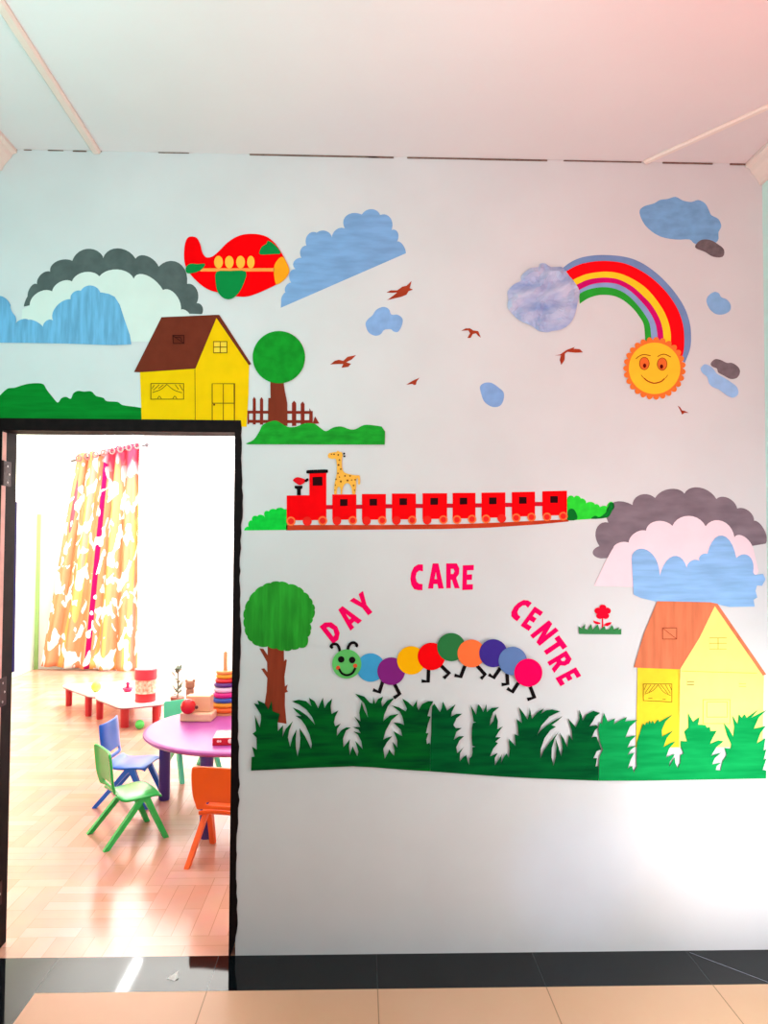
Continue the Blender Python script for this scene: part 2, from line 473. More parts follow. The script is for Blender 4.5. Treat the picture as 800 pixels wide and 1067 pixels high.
g = A1([(-16, 408), (0, 425)]) + arcs(A1([(0, 425), (50, 450), (80, 500), (84, 530), (110, 570), (122, 600), (115, 635), (165, 602), (215, 605), (275, 618), (325, 660), (352, 612), (402, 610), (425, 505), (535, 448), (555, 398), (612, 385), (690, 345), (760, 398)])) \
  + A2([(45, 366), (90, 375), (130, 395), (165, 450), (195, 545), (235, 660), (245, 725), (120, 731)]) + A1([(500, 785), (200, 780), (-16, 778)])
sheet('cloud_cutout', g, 2, P('blue_wash_upright', (112, 166, 206), 0.18, VST, 10), label='long blue painted cloud at the left edge of the wall, lowest of its cluster', cat='paper cloud')

# --- hedge, house
g = zm(0, 240, 4, [(-8, 692)]) + smooth_loop(zm(0, 240, 4, [(0, 688), (30, 660), (60, 656), (85, 648), (115, 640), (150, 637), (180, 641), (195, 665), (215, 690), (240, 718), (255, 700), (275, 694), (295, 702), (305, 680), (325, 669), (350, 672), (380, 671), (400, 690), (430, 698), (445, 712), (490, 715), (510, 728), (560, 735), (590, 740)]), 3, False) + zm(0, 240, 4, [(600, 806), (-8, 801)])
sheet('hedge_cutout', g, 0, P('hedge_green', (10, 122, 40), 0.16, HST, 9), label='dark green bumpy paper hedge on top of the door frame left of the yellow house', cat='paper bush')
A3 = lambda p: zm(130, 320, 5.714, p)
h = paper_thing('house_cutout', 'yellow paper house with dark brown roof standing on the door frame', 'paper house', (203, 443))
YEL = P('yellow_paper', (240, 186, 10), 0.04)
sheet('side_wall', A3([(90, 386), (416, 366), (418, 700), (101, 696)]), 1, YEL, h)
sheet('gable_wall', A3([(417, 366), (420, 360), (545, 58), (740, 342), (736, 520), (724, 713), (419, 700)]), 1, YEL, h)
sheet('roof', A3([(55, 386), (218, 60), (545, 46), (562, 46), (752, 338), (738, 346), (545, 64), (420, 366), (90, 388)]), 2, P('brown_roof_paper', (112, 46, 32), 0.08, DST, 8), h)
lines('corner_line', [A3([(417, 370), (419, 698)])], 0.55, 2, INK, h)
w = sheet('window', A3([(155, 455), (350, 455), (350, 548), (155, 548)]), 2, YEL, h)
lines('window_drawing', [A3([(155, 455), (350, 455), (350, 548), (155, 548), (155, 455)]), smooth_loop(A3([(250, 460), (215, 490), (165, 508)]), 4, False), smooth_loop(A3([(250, 460), (290, 492), (340, 510)]), 4, False),
    A3([(175, 465), (162, 485)]), A3([(205, 462), (170, 495)]), A3([(230, 462), (200, 485)]), A3([(300, 462), (320, 490)]), A3([(325, 462), (345, 495)]), smooth_loop(A3([(195, 545), (205, 530), (218, 545)]), 3, False), smooth_loop(A3([(285, 545), (297, 530), (310, 545)]), 3, False)], 0.6, 3, INK2, w)
w = sheet('window', A3([(528, 205), (608, 205), (608, 272), (528, 272)]), 2, P('yellow_paper_pale', (244, 198, 60)), h)
lines('window_drawing', [A3([(528, 205), (608, 205), (608, 272), (528, 272), (528, 205)]), A3([(568, 205), (568, 272)]), A3([(528, 238), (608, 238)])], 0.8, 3, INK, w)
w = sheet('roof_window', A3([(285, 168), (352, 168), (352, 216), (285, 216)]), 3, P('brown_roof_paper_dark', (98, 38, 26)), h)
lines('window_drawing', [A3([(285, 168), (352, 168), (352, 216), (288, 216), (285, 168)]), A3([(285, 170), (350, 214)]), A3([(300, 180), (330, 178), (340, 200)])], 0.7, 4, P('dark_brown_ink', (58, 20, 16)), w)
w = sheet('door', A3([(520, 456), (652, 456), (652, 708), (520, 704)]), 2, YEL, h)
lines('door_drawing', [A3([(520, 704), (520, 456), (652, 456), (652, 708)]), A3([(586, 456), (586, 706)]), A3([(520, 572), (652, 572)])], 0.8, 3, INK, w)
sheet('door_knob', circ(A3([(532, 581)])[0], 1.0, 10), 3, INK2, w)

# --- tree, fence and bank right of the house
A6 = lambda p: zm(245, 335, 4.706, p)
bk = sheet('grass_bank_cutout', smooth_loop(A6([(52, 598), (90, 580), (118, 540), (132, 510), (160, 495), (200, 486), (240, 508), (265, 518), (300, 515), (340, 500), (385, 500), (415, 520), (445, 538), (480, 520), (520, 515), (560, 528), (590, 528), (630, 508), (670, 508), (718, 515)]), 3, False) + A6([(735, 540), (733, 604), (60, 602)]), 3,
    P('bank_green', (32, 150, 44), 0.22, (2, 1, 5), 9), label='long green grassy bank below the round tree and picket fence', cat='paper grass')
f = paper_thing('fence_cutout', 'brown paper picket fence behind the round tree trunk', 'paper fence', (295, 442))
FB = P('fence_brown', (132, 44, 34), 0.1)
for x0, x1, yt, yb in ((60, 68, 437, 503), (86, 101, 369, 505), (121, 137, 370, 506), (278, 299, 388, 512), (321, 340, 392, 512)):
    sheet('picket', A6([(x0, yb), (x0, yt+12), ((x0+x1)/2, yt), (x1, yt+12), (x1, yb)]), 0, FB, f)
sheet('picket', A6([(362, 500), (364, 424), (380, 455), (380, 500)]), 0, FB, f)
sheet('picket', A6([(378, 502), (392, 465), (412, 500)]), 1, FB, f)
for y0, y1 in ((437, 451), (482, 497)): sheet('rail', A6([(60, y0), (380, y0+2), (380, y1+2), (60, y1)]), 1 if y0 < 450 else 0.5, FB, f)
t = paper_thing('tree_cutout', 'small round green paper tree on a short brown trunk beside the yellow house', 'paper tree', (290, 441))
sheet('trunk', A6([(172, 290), (236, 290), (243, 340), (255, 400), (256, 512), (160, 505), (162, 375), (173, 375)]), 2, P('trunk_brown', (124, 50, 34), 0.08, VST, 8), t)
sheet('crown', circ(A6([(214, 175)])[0], 27.3, 48), 3, P('crown_green', (24, 140, 40), 0.18, (3, 1, 3), 9), t)

# --- airplane
A4 = lambda p: zm(180, 230, 6.154, p)
a = paper_thing('airplane_cutout', 'chubby red paper airplane with green wings and orange nose', 'paper airplane', (246, 311))
sheet('body', smooth_loop(A4([(95, 110), (125, 101), (155, 112), (175, 150), (190, 205), (215, 235), (255, 228), (300, 190), (350, 140), (410, 102), (470, 86), (540, 86), (600, 102), (650, 140), (690, 195), (725, 258), (747, 320), (720, 372), (665, 408), (600, 440), (530, 470), (470, 487), (410, 485), (340, 475), (290, 460), (230, 442), (170, 402), (110, 340), (80, 285), (72, 220), (78, 150)]), 4), 3, RED, a)
sheet('nose_cone', smooth_loop(A4([(692, 234), (715, 240), (735, 285), (747, 320), (722, 370), (668, 409), (652, 370), (648, 305), (662, 265)]), 3), 4, P('orange_paper', (250, 158, 30)), a)
sheet('cockpit_window', smooth_loop(A4([(612, 128), (658, 158), (692, 208), (640, 214), (562, 216), (556, 196), (572, 165), (600, 148)]), 3), 4, GRN, a)
for cx, rx in ((293, 28), (362, 28), (434, 28), (500, 24)): sheet('window', circ(A4([(cx, 265)])[0], rx/6.154, 20, 40/6.154), 4, P('orange_window_paper', (250, 176, 62)), a)
sheet('stripe', A4([(175, 305), (652, 304), (652, 325), (175, 325)]), 4, P('orange_stripe_paper', (250, 150, 70)), a)
sheet('wing', smooth_loop(A4([(280, 328), (370, 322), (468, 326), (455, 400), (420, 465), (375, 500), (330, 498), (290, 460), (275, 400)]), 3), 5, GRN, a)
sheet('tail_wing', smooth_loop(A4([(84, 300), (112, 276), (160, 278), (206, 276), (188, 308), (150, 330), (92, 336)]), 3), 5, GRN, a)

# --- clouds on the upper wall
A5 = lambda p: zm(285, 210, 5.333, p)
BLU = (124, 160, 206)
g = A5([(40, 590)]) + arcs(A5([(42, 555), (48, 525), (66, 505), (68, 470), (98, 450), (88, 400), (122, 375), (112, 335), (155, 312), (150, 268), (182, 245), (190, 185), (240, 173), (295, 165), (325, 208), (345, 158), (396, 150), (405, 78), (490, 72), (545, 42), (592, 75), (648, 90), (655, 158), (690, 172), (686, 222), (718, 240), (735, 287)]))
sheet('cloud_cutout', g, 0, P('blue_wash_slanted', BLU, 0.12, (1, 1, 5), 8), label='large blue paper cloud with a slanting straight bottom beside the airplane nose', cat='paper cloud')
A7 = lambda p: zm(335, 280, 6.667, p); A8 = lambda p: zm(470, 330, 5.333, p)
sheet('cloud_cutout', smooth_loop(A7([(305, 385), (322, 350), (352, 325), (380, 285), (430, 265), (468, 282), (485, 318), (530, 320), (563, 350), (555, 400), (530, 438), (500, 436), (480, 420), (435, 425), (410, 455), (370, 465), (325, 440)]), 4), 0, P('blue_wash_small', (134, 166, 214), 0.1, DST, 8), label='small blue paper cloud just below the topmost brown bird', cat='paper cloud')
sheet('cloud_cutout', smooth_loop(A8([(160, 388), (185, 368), (225, 368), (265, 395), (292, 422), (290, 465), (270, 496), (235, 502), (205, 490), (180, 466), (166, 425)]), 3), 0, P('blue_wash_small2', (130, 162, 212), 0.1, DST, 8), label='tiny oval blue paper cloud alone below the crumpled cloud', cat='paper cloud')
BRD = P('bird_brown', (164, 58, 36), 0.2)
def bird(pts, label): sheet('bird_cutout', pts, 0, BRD, label=label, cat='paper bird', group='brown birds flying on the wall')
bird(A7([(450, 165), (480, 150), (525, 150), (560, 125), (590, 118), (625, 85), (612, 135), (635, 145), (605, 155), (590, 180), (555, 195), (510, 205), (455, 218), (500, 185), (525, 165), (490, 167)]), 'largest brown paper bird, right beneath the slanting blue cloud')
bird(A7([(60, 665), (90, 640), (120, 632), (150, 640), (180, 612), (240, 600), (210, 630), (170, 650), (205, 660), (185, 682), (138, 688), (150, 662), (110, 662)]), 'brown paper bird nearest the round green tree, upper right of its crown')
bird(A7([(588, 806), (620, 785), (645, 772), (680, 757), (660, 783), (655, 806), (640, 808), (632, 800)]), 'tiny brown paper bird lowest left of centre, below the small blue cloud')
bird(A8([(55, 78), (80, 65), (105, 64), (122, 76), (150, 80), (165, 116), (150, 106), (138, 92), (120, 96), (108, 118), (90, 118), (105, 92), (95, 76)]), 'brown paper bird between the small blue cloud and the crumpled cloud')
bird(A8([(577, 215), (605, 210), (640, 185), (686, 168), (680, 178), (715, 180), (732, 198), (690, 200), (645, 195), (632, 205), (630, 240), (612, 268), (603, 240), (610, 215)]), 'brown paper bird with a drooping wing under the rainbow')
A11 = lambda p: zm(640, 345, 8.889, p)
bird(A11([(588, 690), (608, 705), (628, 735), (650, 738), (690, 758), (650, 756), (628, 774), (616, 745)]), 'tiny brown paper bird below right of the smiling sun')

A9 = lambda p: zm(515, 250, 7.273, p); A10 = lambda p: zm(580, 255, 5.333, p)
# crumpled cloud: a crushed sheet with real relief
def crumpled():
    out = smooth_loop(A9([(345, 180), (385, 178), (430, 205), (510, 205), (545, 250), (600, 310), (645, 390), (632, 470), (605, 580), (560, 645), (500, 680), (440, 690), (400, 700), (340, 690), (280, 650), (200, 615), (145, 570), (100, 510), (105, 450), (100, 390), (150, 335), (200, 310), (205, 270), (270, 215), (335, 205)]), 3)
    cx = sum(p[0] for p in out)/len(out); cy = sum(p[1] for p in out)/len(out)
    org = wall_pt(cx, max(p[1] for p in out)); bm = bmesh.new(); rings = []
    rnd = random.Random(3)
    for k, s in enumerate((1.0, 0.86, 0.7, 0.52, 0.34, 0.17)):
        ring = []
        for i, (x, y) in enumerate(out):
            px, py = cx+(x-cx)*s, cy+(y-cy)*s
            d = (px*0.75 + py*1.0)
            hgt = 0.005 + (0.0 if k == 0 else 0.009 + 0.010*sin(d*0.30 + 0.9*sin(px*0.2)) + rnd.uniform(-1, 1)*0.0008)
            X, Z = on_plane(px, py, D-hgt); ring.append(bm.verts.new((X-org.x, -hgt, Z-org.z)))
        rings.append(ring)
    n = len(out)
    base = [bm.verts.new((v.co.x, -0.0042, v.co.z)) for v in rings[0]]
    rings.insert(0, base)
    for a_, b_ in zip(rings, rings[1:]):
        for i in range(n): bm.faces.new((a_[i], a_[(i+1) % n], b_[(i+1) % n], b_[i]))
    bm.faces.new(rings[-1]); bm.faces.new(base[::-1])
    o = obj('cloud_cutout', bm, P('crumpled_blue_wash', (196, 196, 220), 0.2, (1.4, 1, 3), 5, rgb2=(140, 156, 202)), None, org)
    tag(o, 'crumpled lilac blue paper cloud at the left foot of the rainbow', 'paper cloud')
crumpled()
rb = paper_thing('rainbow_cutout', 'curved paper rainbow running from the crumpled cloud down to the sun', 'paper rainbow', (712, 375))
Ls = [[(30, 132), (80, 95), (150, 68), (250, 57), (370, 66), (460, 95), (550, 155), (640, 245), (705, 340), (738, 430), (746, 510), (740, 580), (712, 655)],
      [(52, 148), (110, 116), (180, 97), (270, 90), (370, 102), (460, 140), (540, 195), (610, 265), (665, 345), (698, 430), (708, 510), (705, 590), (690, 640)],
      [(86, 197), (150, 168), (210, 155), (280, 150), (350, 160), (430, 195), (500, 245), (560, 315), (605, 390), (630, 470), (634, 540), (632, 600)],
      [(108, 223), (170, 195), (230, 184), (290, 183), (350, 195), (420, 232), (480, 285), (530, 340), (570, 410), (590, 480), (594, 570)],
      [(124, 252), (180, 225), (235, 213), (290, 212), (345, 222), (405, 255), (460, 305), (510, 365), (545, 430), (558, 490), (562, 560)],
      [(124, 274), (165, 252), (225, 238), (285, 237), (340, 250), (390, 278), (440, 325), (490, 390), (518, 450), (526, 560)],
      [(128, 328), (170, 300), (220, 282), (270, 278), (320, 285), (370, 308), (420, 350), (460, 400), (485, 450), (492, 550)]]
Ls = [smooth_loop(A10(l), 5, False) for l in Ls]
Ls[5] = Ls[5]
for i, (nm, c) in enumerate((('slate_blue', (116, 140, 186)), ('red', (250, 12, 22)), ('yellow', (254, 202, 40)), ('magenta', (206, 16, 104)), ('lilac', (138, 158, 206)), ('green', (44, 160, 50)))):
    o = sheet('band', Ls[i]+Ls[i+1][::-1], 0, P('rainbow_'+nm, c, 0.08), rb); o['label'] = nm.replace('_', ' ')+' rainbow band'
s = paper_thing('sun_cutout', 'smiling orange paper sun with petal rays at the right foot of the rainbow', 'paper sun', (682, 416))
c0 = A11([(372, 345)])[0]
ray = []
NP = 27
for k in range(NP*8):
    an = 2*pi*k/(NP*8); ph = (k % 8)/8
    ray.append((c0[0]+cos(an)*(29.0+3.6*sin(pi*ph)**0.7), c0[1]+sin(an)*(29.2+3.6*sin(pi*ph)**0.7)))
sheet('ray_ring', ray, 2, P('sun_orange', (240, 118, 52), 0.08), s)
sheet('face', circ(c0, 26.8, 48), 3, P('sun_yellow', (255, 190, 48), 0.04), s)
EYE = P('sun_eye_orange', (232, 106, 46)); SUNINK = P('sun_ink', (140, 70, 20))
for ex, ey, qx, qy in ((278, 300, 280, 320), (443, 305, 437, 328)):
    e = sheet('eye', circ(A11([(ex, ey)])[0], 45/8.889, 20, 58/8.889), 4, EYE, s)
    sheet('pupil', circ(A11([(qx, qy)])[0], 15/8.889, 12, 20/8.889), 5, P('pupil_dark', (96, 14, 10)), e)
    lines('eye_outline', [circ(A11([(ex, ey)])[0], 45/8.889, 20, 58/8.889)+circ(A11([(ex, ey)])[0], 45/8.889, 20, 58/8.889)[:1]], 0.5, 5, SUNINK, e)
for br in ([(200, 258), (230, 232), (275, 217), (335, 228)], [(400, 238), (430, 220), (470, 215), (522, 240)]):
    lines('eyebrow', [smooth_loop(A11(br), 4, False)], 0.8, 4, SUNINK, s)
lines('mouth', [smooth_loop(A11([(275, 435), (310, 463), (370, 482), (430, 468), (465, 440)]), 4, False)], 1.1, 4, P('sun_mouth', (160, 50, 20)), s)
for cl in ([(248, 405), (258, 420), (273, 433)], [(467, 438), (485, 422), (492, 405)]):
    lines('cheek_line', [smooth_loop(A11(cl), 3, False)], 0.5, 4, SUNINK, s)

A12 = lambda p: zm(655, 195, 6.154, p); A13 = lambda p: zm(700, 295, 7.36, p)
sheet('cloud_cutout', smooth_loop(A12([(70, 150), (100, 122), (160, 105), (200, 82), (250, 75), (300, 62), (345, 85), (400, 95), (445, 82), (490, 105), (515, 150), (530, 180), (575, 205), (593, 250), (575, 290), (570, 345), (500, 380), (420, 360), (390, 335), (300, 335), (200, 315), (120, 260), (80, 200)]), 3), 0, P('blue_wash_corner', (120, 164, 208), 0.12, (2, 1, 4), 8), label='leaf shaped blue paper cloud high in the right corner', cat='paper cloud')
GRY = P('grey_wash_small', (112, 98, 102), 0.2, DST, 12)
sheet('cloud_cutout', smooth_loop(A12([(425, 385), (460, 340), (520, 338), (570, 365), (610, 400), (602, 446), (540, 445), (490, 415)]), 3), 1, GRY, label='small dark grey paper cloud on the tip of the corner blue cloud', cat='paper cloud')
sheet('cloud_cutout', smooth_loop(A13([(265, 130), (280, 95), (325, 67), (360, 78), (378, 108), (420, 125), (450, 165), (445, 210), (400, 238), (340, 238), (295, 205), (272, 165)]), 3), 0, P('blue_wash_right', (136, 176, 220), 0.08, DST, 8), label='small blue oval paper cloud right of the rainbow top bend', cat='paper cloud')
sheet('cloud_cutout', smooth_loop(A13([(298, 615), (330, 583), (375, 590), (420, 612), (460, 612), (505, 640), (522, 680), (500, 725), (450, 735), (400, 710), (355, 685), (345, 655), (310, 640)]), 3), 0, P('grey_wash_small2', (120, 104, 110), 0.15, DST, 12), label='small dark grey paper cloud right of the sun, above a blue one', cat='paper cloud')
sheet('cloud_cutout', smooth_loop(A13([(220, 655), (250, 622), (290, 635), (320, 660), (345, 695), (400, 725), (460, 765), (500, 800), (508, 850), (470, 878), (420, 860), (360, 815), (320, 800), (285, 770), (270, 720), (235, 690)]), 3), 1, P('blue_wash_right2', (152, 186, 230), 0.08, DST, 8), label='slanted light blue paper cloud right of the sun, under a grey one', cat='paper cloud')

# --- train
B1 = lambda p: zm(250, 460, 5.714, p); B2 = lambda p: zm(335, 500, 5.714, p); B3 = lambda p: zm(460, 500, 4.0, p)
sheet('bush_cutout', arcs(B1([(25, 530), (34, 512), (52, 508), (52, 480), (72, 470), (78, 446), (104, 446), (125, 436), (150, 452), (146, 420), (172, 416), (190, 402), (212, 406), (238, 394), (262, 404), (274, 404), (284, 412)]))+B1([(282, 527)]), 0, P('bush_green', (22, 196, 62), 0.14, DST, 12), label='bright green paper bush in front of the red train engine', cat='paper bush')
bs = paper_thing('bush_cutout', 'bright green paper bush behind the last red train wagon', 'paper bush', (610, 542))
sheet('leaves', arcs(B3([(522, 84), (535, 66), (552, 74), (566, 66), (580, 78), (596, 82), (602, 98), (624, 92), (640, 104), (650, 102), (660, 114), (676, 108), (688, 112), (702, 92), (718, 100), (718, 118), (706, 128), (702, 146), (688, 158)]))+B3([(525, 170)]), 0, P('bush_green_light', (48, 208, 54), 0.12, DST, 12), bs)
sheet('dark_leaves', None, 1, P('bush_green_dark', (14, 112, 40), 0.1), bs, multi=[[smooth_loop(B3([(524, 150), (530, 125), (550, 122), (565, 150), (560, 167), (526, 168)]), 3)], [smooth_loop(B3([(625, 163), (640, 150), (660, 155), (690, 130), (700, 98), (716, 98), (712, 124), (690, 156)]), 3)]])  # darker green leaf patches
TR = P('train_red', (246, 6, 14)); WR = P('wheel_orange', (252, 116, 62)); WD = P('wheel_red', (238, 40, 34)); WIN = P('train_window', (44, 12, 16))
tr = paper_thing('train_cutout', 'red paper train with engine and eight wagons on a brown rail', 'paper train', (440, 551))
sheet('rail', [(298, 547), (400, 547), (475, 546.2), (520, 544.5), (560, 542.5), (592.5, 541), (592.5, 543.4), (560, 546.5), (510, 549.8), (460, 551.3), (400, 551.8), (298, 552.6)], 0, P('rail_brown', (196, 62, 36), 0.15), tr)
en = sheet('engine', B1([(278, 322), (413, 320), (413, 186), (514, 186), (514, 468), (278, 470)]), 1, TR, tr)
sheet('cab_roof', smooth_loop(B1([(395, 182), (402, 171), (460, 168), (518, 167), (523, 178), (518, 187), (460, 189), (402, 191)]), 3), 2, BLK, en)
sheet('cab_window', B1([(432, 212), (490, 210), (491, 262), (433, 263)]), 2, WIN, en)
sheet('chimney', B1([(339, 320), (339, 285), (325, 278), (325, 264), (372, 263), (372, 278), (362, 285), (362, 320)]), 2, BLK, en)
def wheel(c, r, par, ring=True):
    w_ = sheet('wheel', circ(c, r, 20), 2, WR if ring else WD, par)
    if ring: sheet('hub', circ(c, r*0.66, 16), 3, WD, w_)
for cx, cy, rg in ((303, 475, True), (400, 475, False), (492, 472, True)): wheel(B1([(cx, cy)])[0], 4.8, en, rg)
wag = [(346.2, 371.2, 515.2, 541.5, 0), (377, 402, 514.8, 541.5, 0), (408.2, 433.2, 514.3, 541.2, 0), (440.2, 465.7, 514, 540.8, -0.2), (471.5, 495.3, 513.7, 540.3, -0.4), (501.6, 526.4, 513.4, 539.6, -0.8), (533.2, 557.3, 512.9, 538.4, -1.2), (565, 590.6, 512, 537.5, -1.6)]
px_ = 340.0
for i, (x0, x1, y0, y1, sl) in enumerate(wag):
    w_ = sheet('wagon', [(x0, y0), (x1, y0+sl*0.4), (x1, y1+sl*0.5), (x0, y1)], 1, TR, tr)
    W = x1-x0; m_ = x0+W*0.47
    sheet('wagon_window', [(m_-3.7, y0+5), (m_+4, y0+4.9), (m_+4, y0+11.8), (m_-3.7, y0+12)], 2, WIN, w_)
    wheel((x0+W*0.19, y1+1.2), 4.5, w_, i >= 4); wheel((x0+W*0.85, y1+0.8+sl*0.3), 4.5, w_, i != 5)
    ym = y0+13
    sheet('coupling', [(px_-1.5, ym-2), (x0+1.0, ym-2), (x0+1.0, ym+2.4), (px_-1.5, ym+2.4)], 0, P('coupling_red', (206, 22, 42)), tr)
    px_ = x1
gf = paper_thing('giraffe_cutout', 'spotted yellow paper giraffe standing on the first train wagon', 'paper giraffe', (360, 515))
g = smooth_loop(B1([(522, 86), (530, 70), (558, 64), (574, 62), (582, 54), (592, 62), (604, 64), (612, 82), (606, 105), (612, 172), (640, 192), (690, 202), (712, 205), (714, 250), (704, 256), (702, 218), (690, 232), (692, 262), (686, 314)]), 3, False) \
  + smooth_loop(B1([(668, 314), (664, 276), (650, 252), (630, 250), (614, 270), (606, 314)]), 3, False) + smooth_loop(B1([(598, 314), (598, 285), (588, 268), (578, 285), (576, 314)]), 3, False) \
  + smooth_loop(B1([(560, 314), (562, 255), (576, 190), (572, 108), (548, 104), (528, 98)]), 3, False)
sheet('body', g, 3, P('giraffe_yellow', (246, 176, 72), 0.06), gf)
sp = [(585, 80, 5), (592, 110, 5), (586, 140, 6), (600, 165, 5), (583, 190, 5), (572, 225, 5), (600, 238, 6), (640, 232, 6), (655, 205, 5), (686, 228, 5), (625, 205, 5), (592, 212, 4), (568, 260, 4), (676, 262, 5), (545, 76, 4), (682, 290, 4), (565, 290, 3), (665, 230, 4)]
sheet('spots', None, 4, P('giraffe_brown', (120, 62, 24)), gf, multi=[[circ(B1([(x, y)])[0], r/5.714, 10)] for x, y, r in sp])
sheet('ear', None, 4, BLK, gf, multi=[[circ(B1([(620, 72)])[0], 1.1, 10)], [circ(B1([(622, 88)])[0], 1.1, 10)], [circ(B1([(560, 76)])[0], 0.8, 8)]])
bd = paper_thing('bird_cutout', 'red paper bird with black beak perched on the train chimney', 'paper bird', (311, 506))
sheet('body', smooth_loop(B1([(315, 230), (338, 213), (368, 218), (394, 230), (380, 248), (355, 260), (330, 246)]), 3), 3, P('bird_red', (226, 22, 34)), bd)
sheet('beak', smooth_loop(B1([(384, 233), (402, 218), (408, 230), (394, 242)]), 3), 4, BLK, bd)

# --- letters
PNK = P('letter_pink', (250, 6, 92), 0.03)
GL = {
 'C': ([(1, 1), (.62, 1), (.28, .9), (.07, .68), (0, .45), (.08, .2), (.3, .04), (.62, 0), (.96, 0), (.97, .24), (.7, .25), (.5, .33), (.42, .5), (.5, .68), (.7, .76), (1, .73)], None),
 'A': ([(.3, 1), (.66, 1), (1, 0), (.66, 0), (.6, .18), (.36, .18), (.33, 0), (0, 0)], [(.42, .38), (.57, .38), (.5, .66)]),
 'R': ([(0, 0), (.34, 0), (.34, .34), (.42, .34), (.62, 0), (1, 0), (.74, .42), (.95, .58), (.97, .8), (.78, 1), (0, 1)], [(.34, .58), (.52, .58), (.62, .68), (.54, .78), (.34, .78)]),
 'E': ([(0, 0), (.95, 0), (.95, .22), (.4, .22), (.4, .4), (.86, .4), (.86, .62), (.4, .62), (.4, .79), (1, .79), (1, 1), (0, 1)], None),
 'D': ([(0, 0), (.48, 0), (.86, .2), (1, .5), (.86, .82), (.46, 1), (0, 1)], [(.34, .25), (.5, .27), (.64, .5), (.5, .73), (.34, .76)]),
 'Y': ([(.34, 0), (.66, 0), (.66, .42), (1, 1), (.68, 1), (.5, .64), (.32, 1), (0, 1), (.34, .42)], None),
 'N': ([(0, 0), (.32, 0), (.32, .52), (.66, 0), (1, 0), (1, 1), (.68, 1), (.68, .48), (.34, 1), (0, 1)], None),
 'T': ([(.32, 0), (.66, 0), (.66, .74), (1, .74), (1, 1), (0, 1), (0, .74), (.32, .74)], None)}
def letter(ch, x0, y0, sc, BL, rt, up, label):
    f_ = lambda q: [(x0+(BL[0]+a_*rt[0]+b_*up[0])/sc, y0+(BL[1]+a_*rt[1]+b_*up[1])/sc) for a_, b_ in q]
    o_, h_ = GL[ch]
    sheet('letter_cutout', f_(o_), 0, PNK, holes=[f_(h_)] if h_ else (), label=label, cat='paper letter', group='pink letters of the day care centre sign')
b8 = (325, 605, 8.0); b9 = (415, 575, 7.62); b10 = (490, 610, 6.154)
letter('D', *b8, (175, 528), (92, -72), (-113, -145), 'tilted pink paper letter D above the caterpillar antennae')
letter('A', *b8, (320, 418), (97, -85), (-130, -150), 'tilted pink paper letter A between D and Y in the word DAY')
letter('Y', *b8, (430, 318), (113, -82), (-118, -150), 'tilted pink paper letter Y ending the word DAY')
letter('C', *b9, (95, 305), (100, 0), (0, -205), 'upright pink paper letter C starting the word CARE')
letter('A', *b9, (235, 292), (125, 0), (0, -200), 'upright pink paper letter A in the word CARE')
letter('R', *b9, (380, 290), (107, 0), (0, -198), 'upright pink paper letter R in the word CARE')
letter('E', *b9, (507, 304), (88, -4), (4, -196), 'upright pink paper letter E ending the word CARE')
letter('C', *b10, (240, 190), (62, 42), (92, -120), 'slanting pink paper letter C starting the word CENTRE')
letter('E', *b10, (322, 258), (55, 36), (90, -123), 'slanting pink paper letter E between C and N in CENTRE')
letter('N', *b10, (382, 320), (62, 68), (122, -97), 'slanting pink paper letter N in the word CENTRE')
letter('T', *b10, (453, 398), (54, 72), (115, -78), 'slanting pink paper letter T in the word CENTRE')
letter('R', *b10, (493, 492), (45, 70), (122, -74), 'slanting pink paper letter R in the word CENTRE')
letter('E', *b10, (545, 595), (34, 55), (132, -70), 'slanting pink paper letter E ending the word CENTRE')

# --- caterpillar
cp = paper_thing('caterpillar_cutout', 'multicoloured paper caterpillar of round discs walking above the grass', 'paper caterpillar', (452, 727))
q8 = lambda p: zm(*b8, p); q9 = lambda p: zm(*b9, p); q10 = lambda p: zm(*b10, p)
segs = [((386.2, 695.6), 14.8, (66, 154, 204), 'sky blue', []),
        ((407.5, 699.4), 14.4, (132, 36, 122), 'purple', [q8([(590, 840), (562, 930), (508, 910)]), q8([(686, 860), (730, 945), (682, 978)])]),
        ((428.4, 688.1), 14.8, (254, 174, 8), 'yellow', []),
        ((449.4, 684.0), 14.3, (248, 8, 16), 'red', [q9([(240, 930), (236, 1030), (184, 1026)]), q9([(340, 905), (402, 965), (360, 1003)])]),
        ((470.1, 674.3), 14.7, (46, 114, 62), 'dark green', []),
        ((491.1, 680.9), 14.5, (254, 112, 60), 'orange', [q9([(528, 905), (495, 992), (446, 980)]), q9([(625, 905), (688, 975), (654, 1008)])]),
        ((513.9, 680.7), 14.6, (64, 44, 136), 'indigo', [q10([(192, 530), (150, 592), (118, 571)])]),
        ((534.2, 688.8), 14.8, (96, 120, 172), 'slate blue', [q10([(235, 565), (239, 632), (200, 636)])]),
        ((550.4, 701.0), 14.6, (250, 4, 88), 'pink', [q10([(308, 625), (270, 682), (236, 660)]), q10([(384, 650), (410, 718), (365, 732)])])]
for i, (c, r, col, nm, legs) in enumerate(segs):
    o = sheet('body_segment', circ(c, r, 44), i+2, P('segment_'+nm.replace(' ', '_'), col, 0.04), cp); o['label'] = nm+' body disc'
    for l in legs: sheet('leg', strip(l, 3.7), 0.5, BLK, o)
hd = sheet('head', circ((361.2, 691.9), 15.2, 44), 4, P('caterpillar_head_green', (98, 184, 98), 0.05), cp)
for e in ((243, 657), (335, 662)): sheet('eye', circ(q8([e])[0], 3.4, 18), 5, BLK, hd)
for e in ((217, 727), (360, 710)): sheet('cheek', circ(q8([e])[0], 2.2, 14), 5, P('cheek_red', (226, 84, 52)), hd)
lines('mouth', [smooth_loop(q8([(226, 735), (248, 772), (290, 788), (335, 772), (362, 728)]), 5, False)], 2.2, 6, BLK, hd)
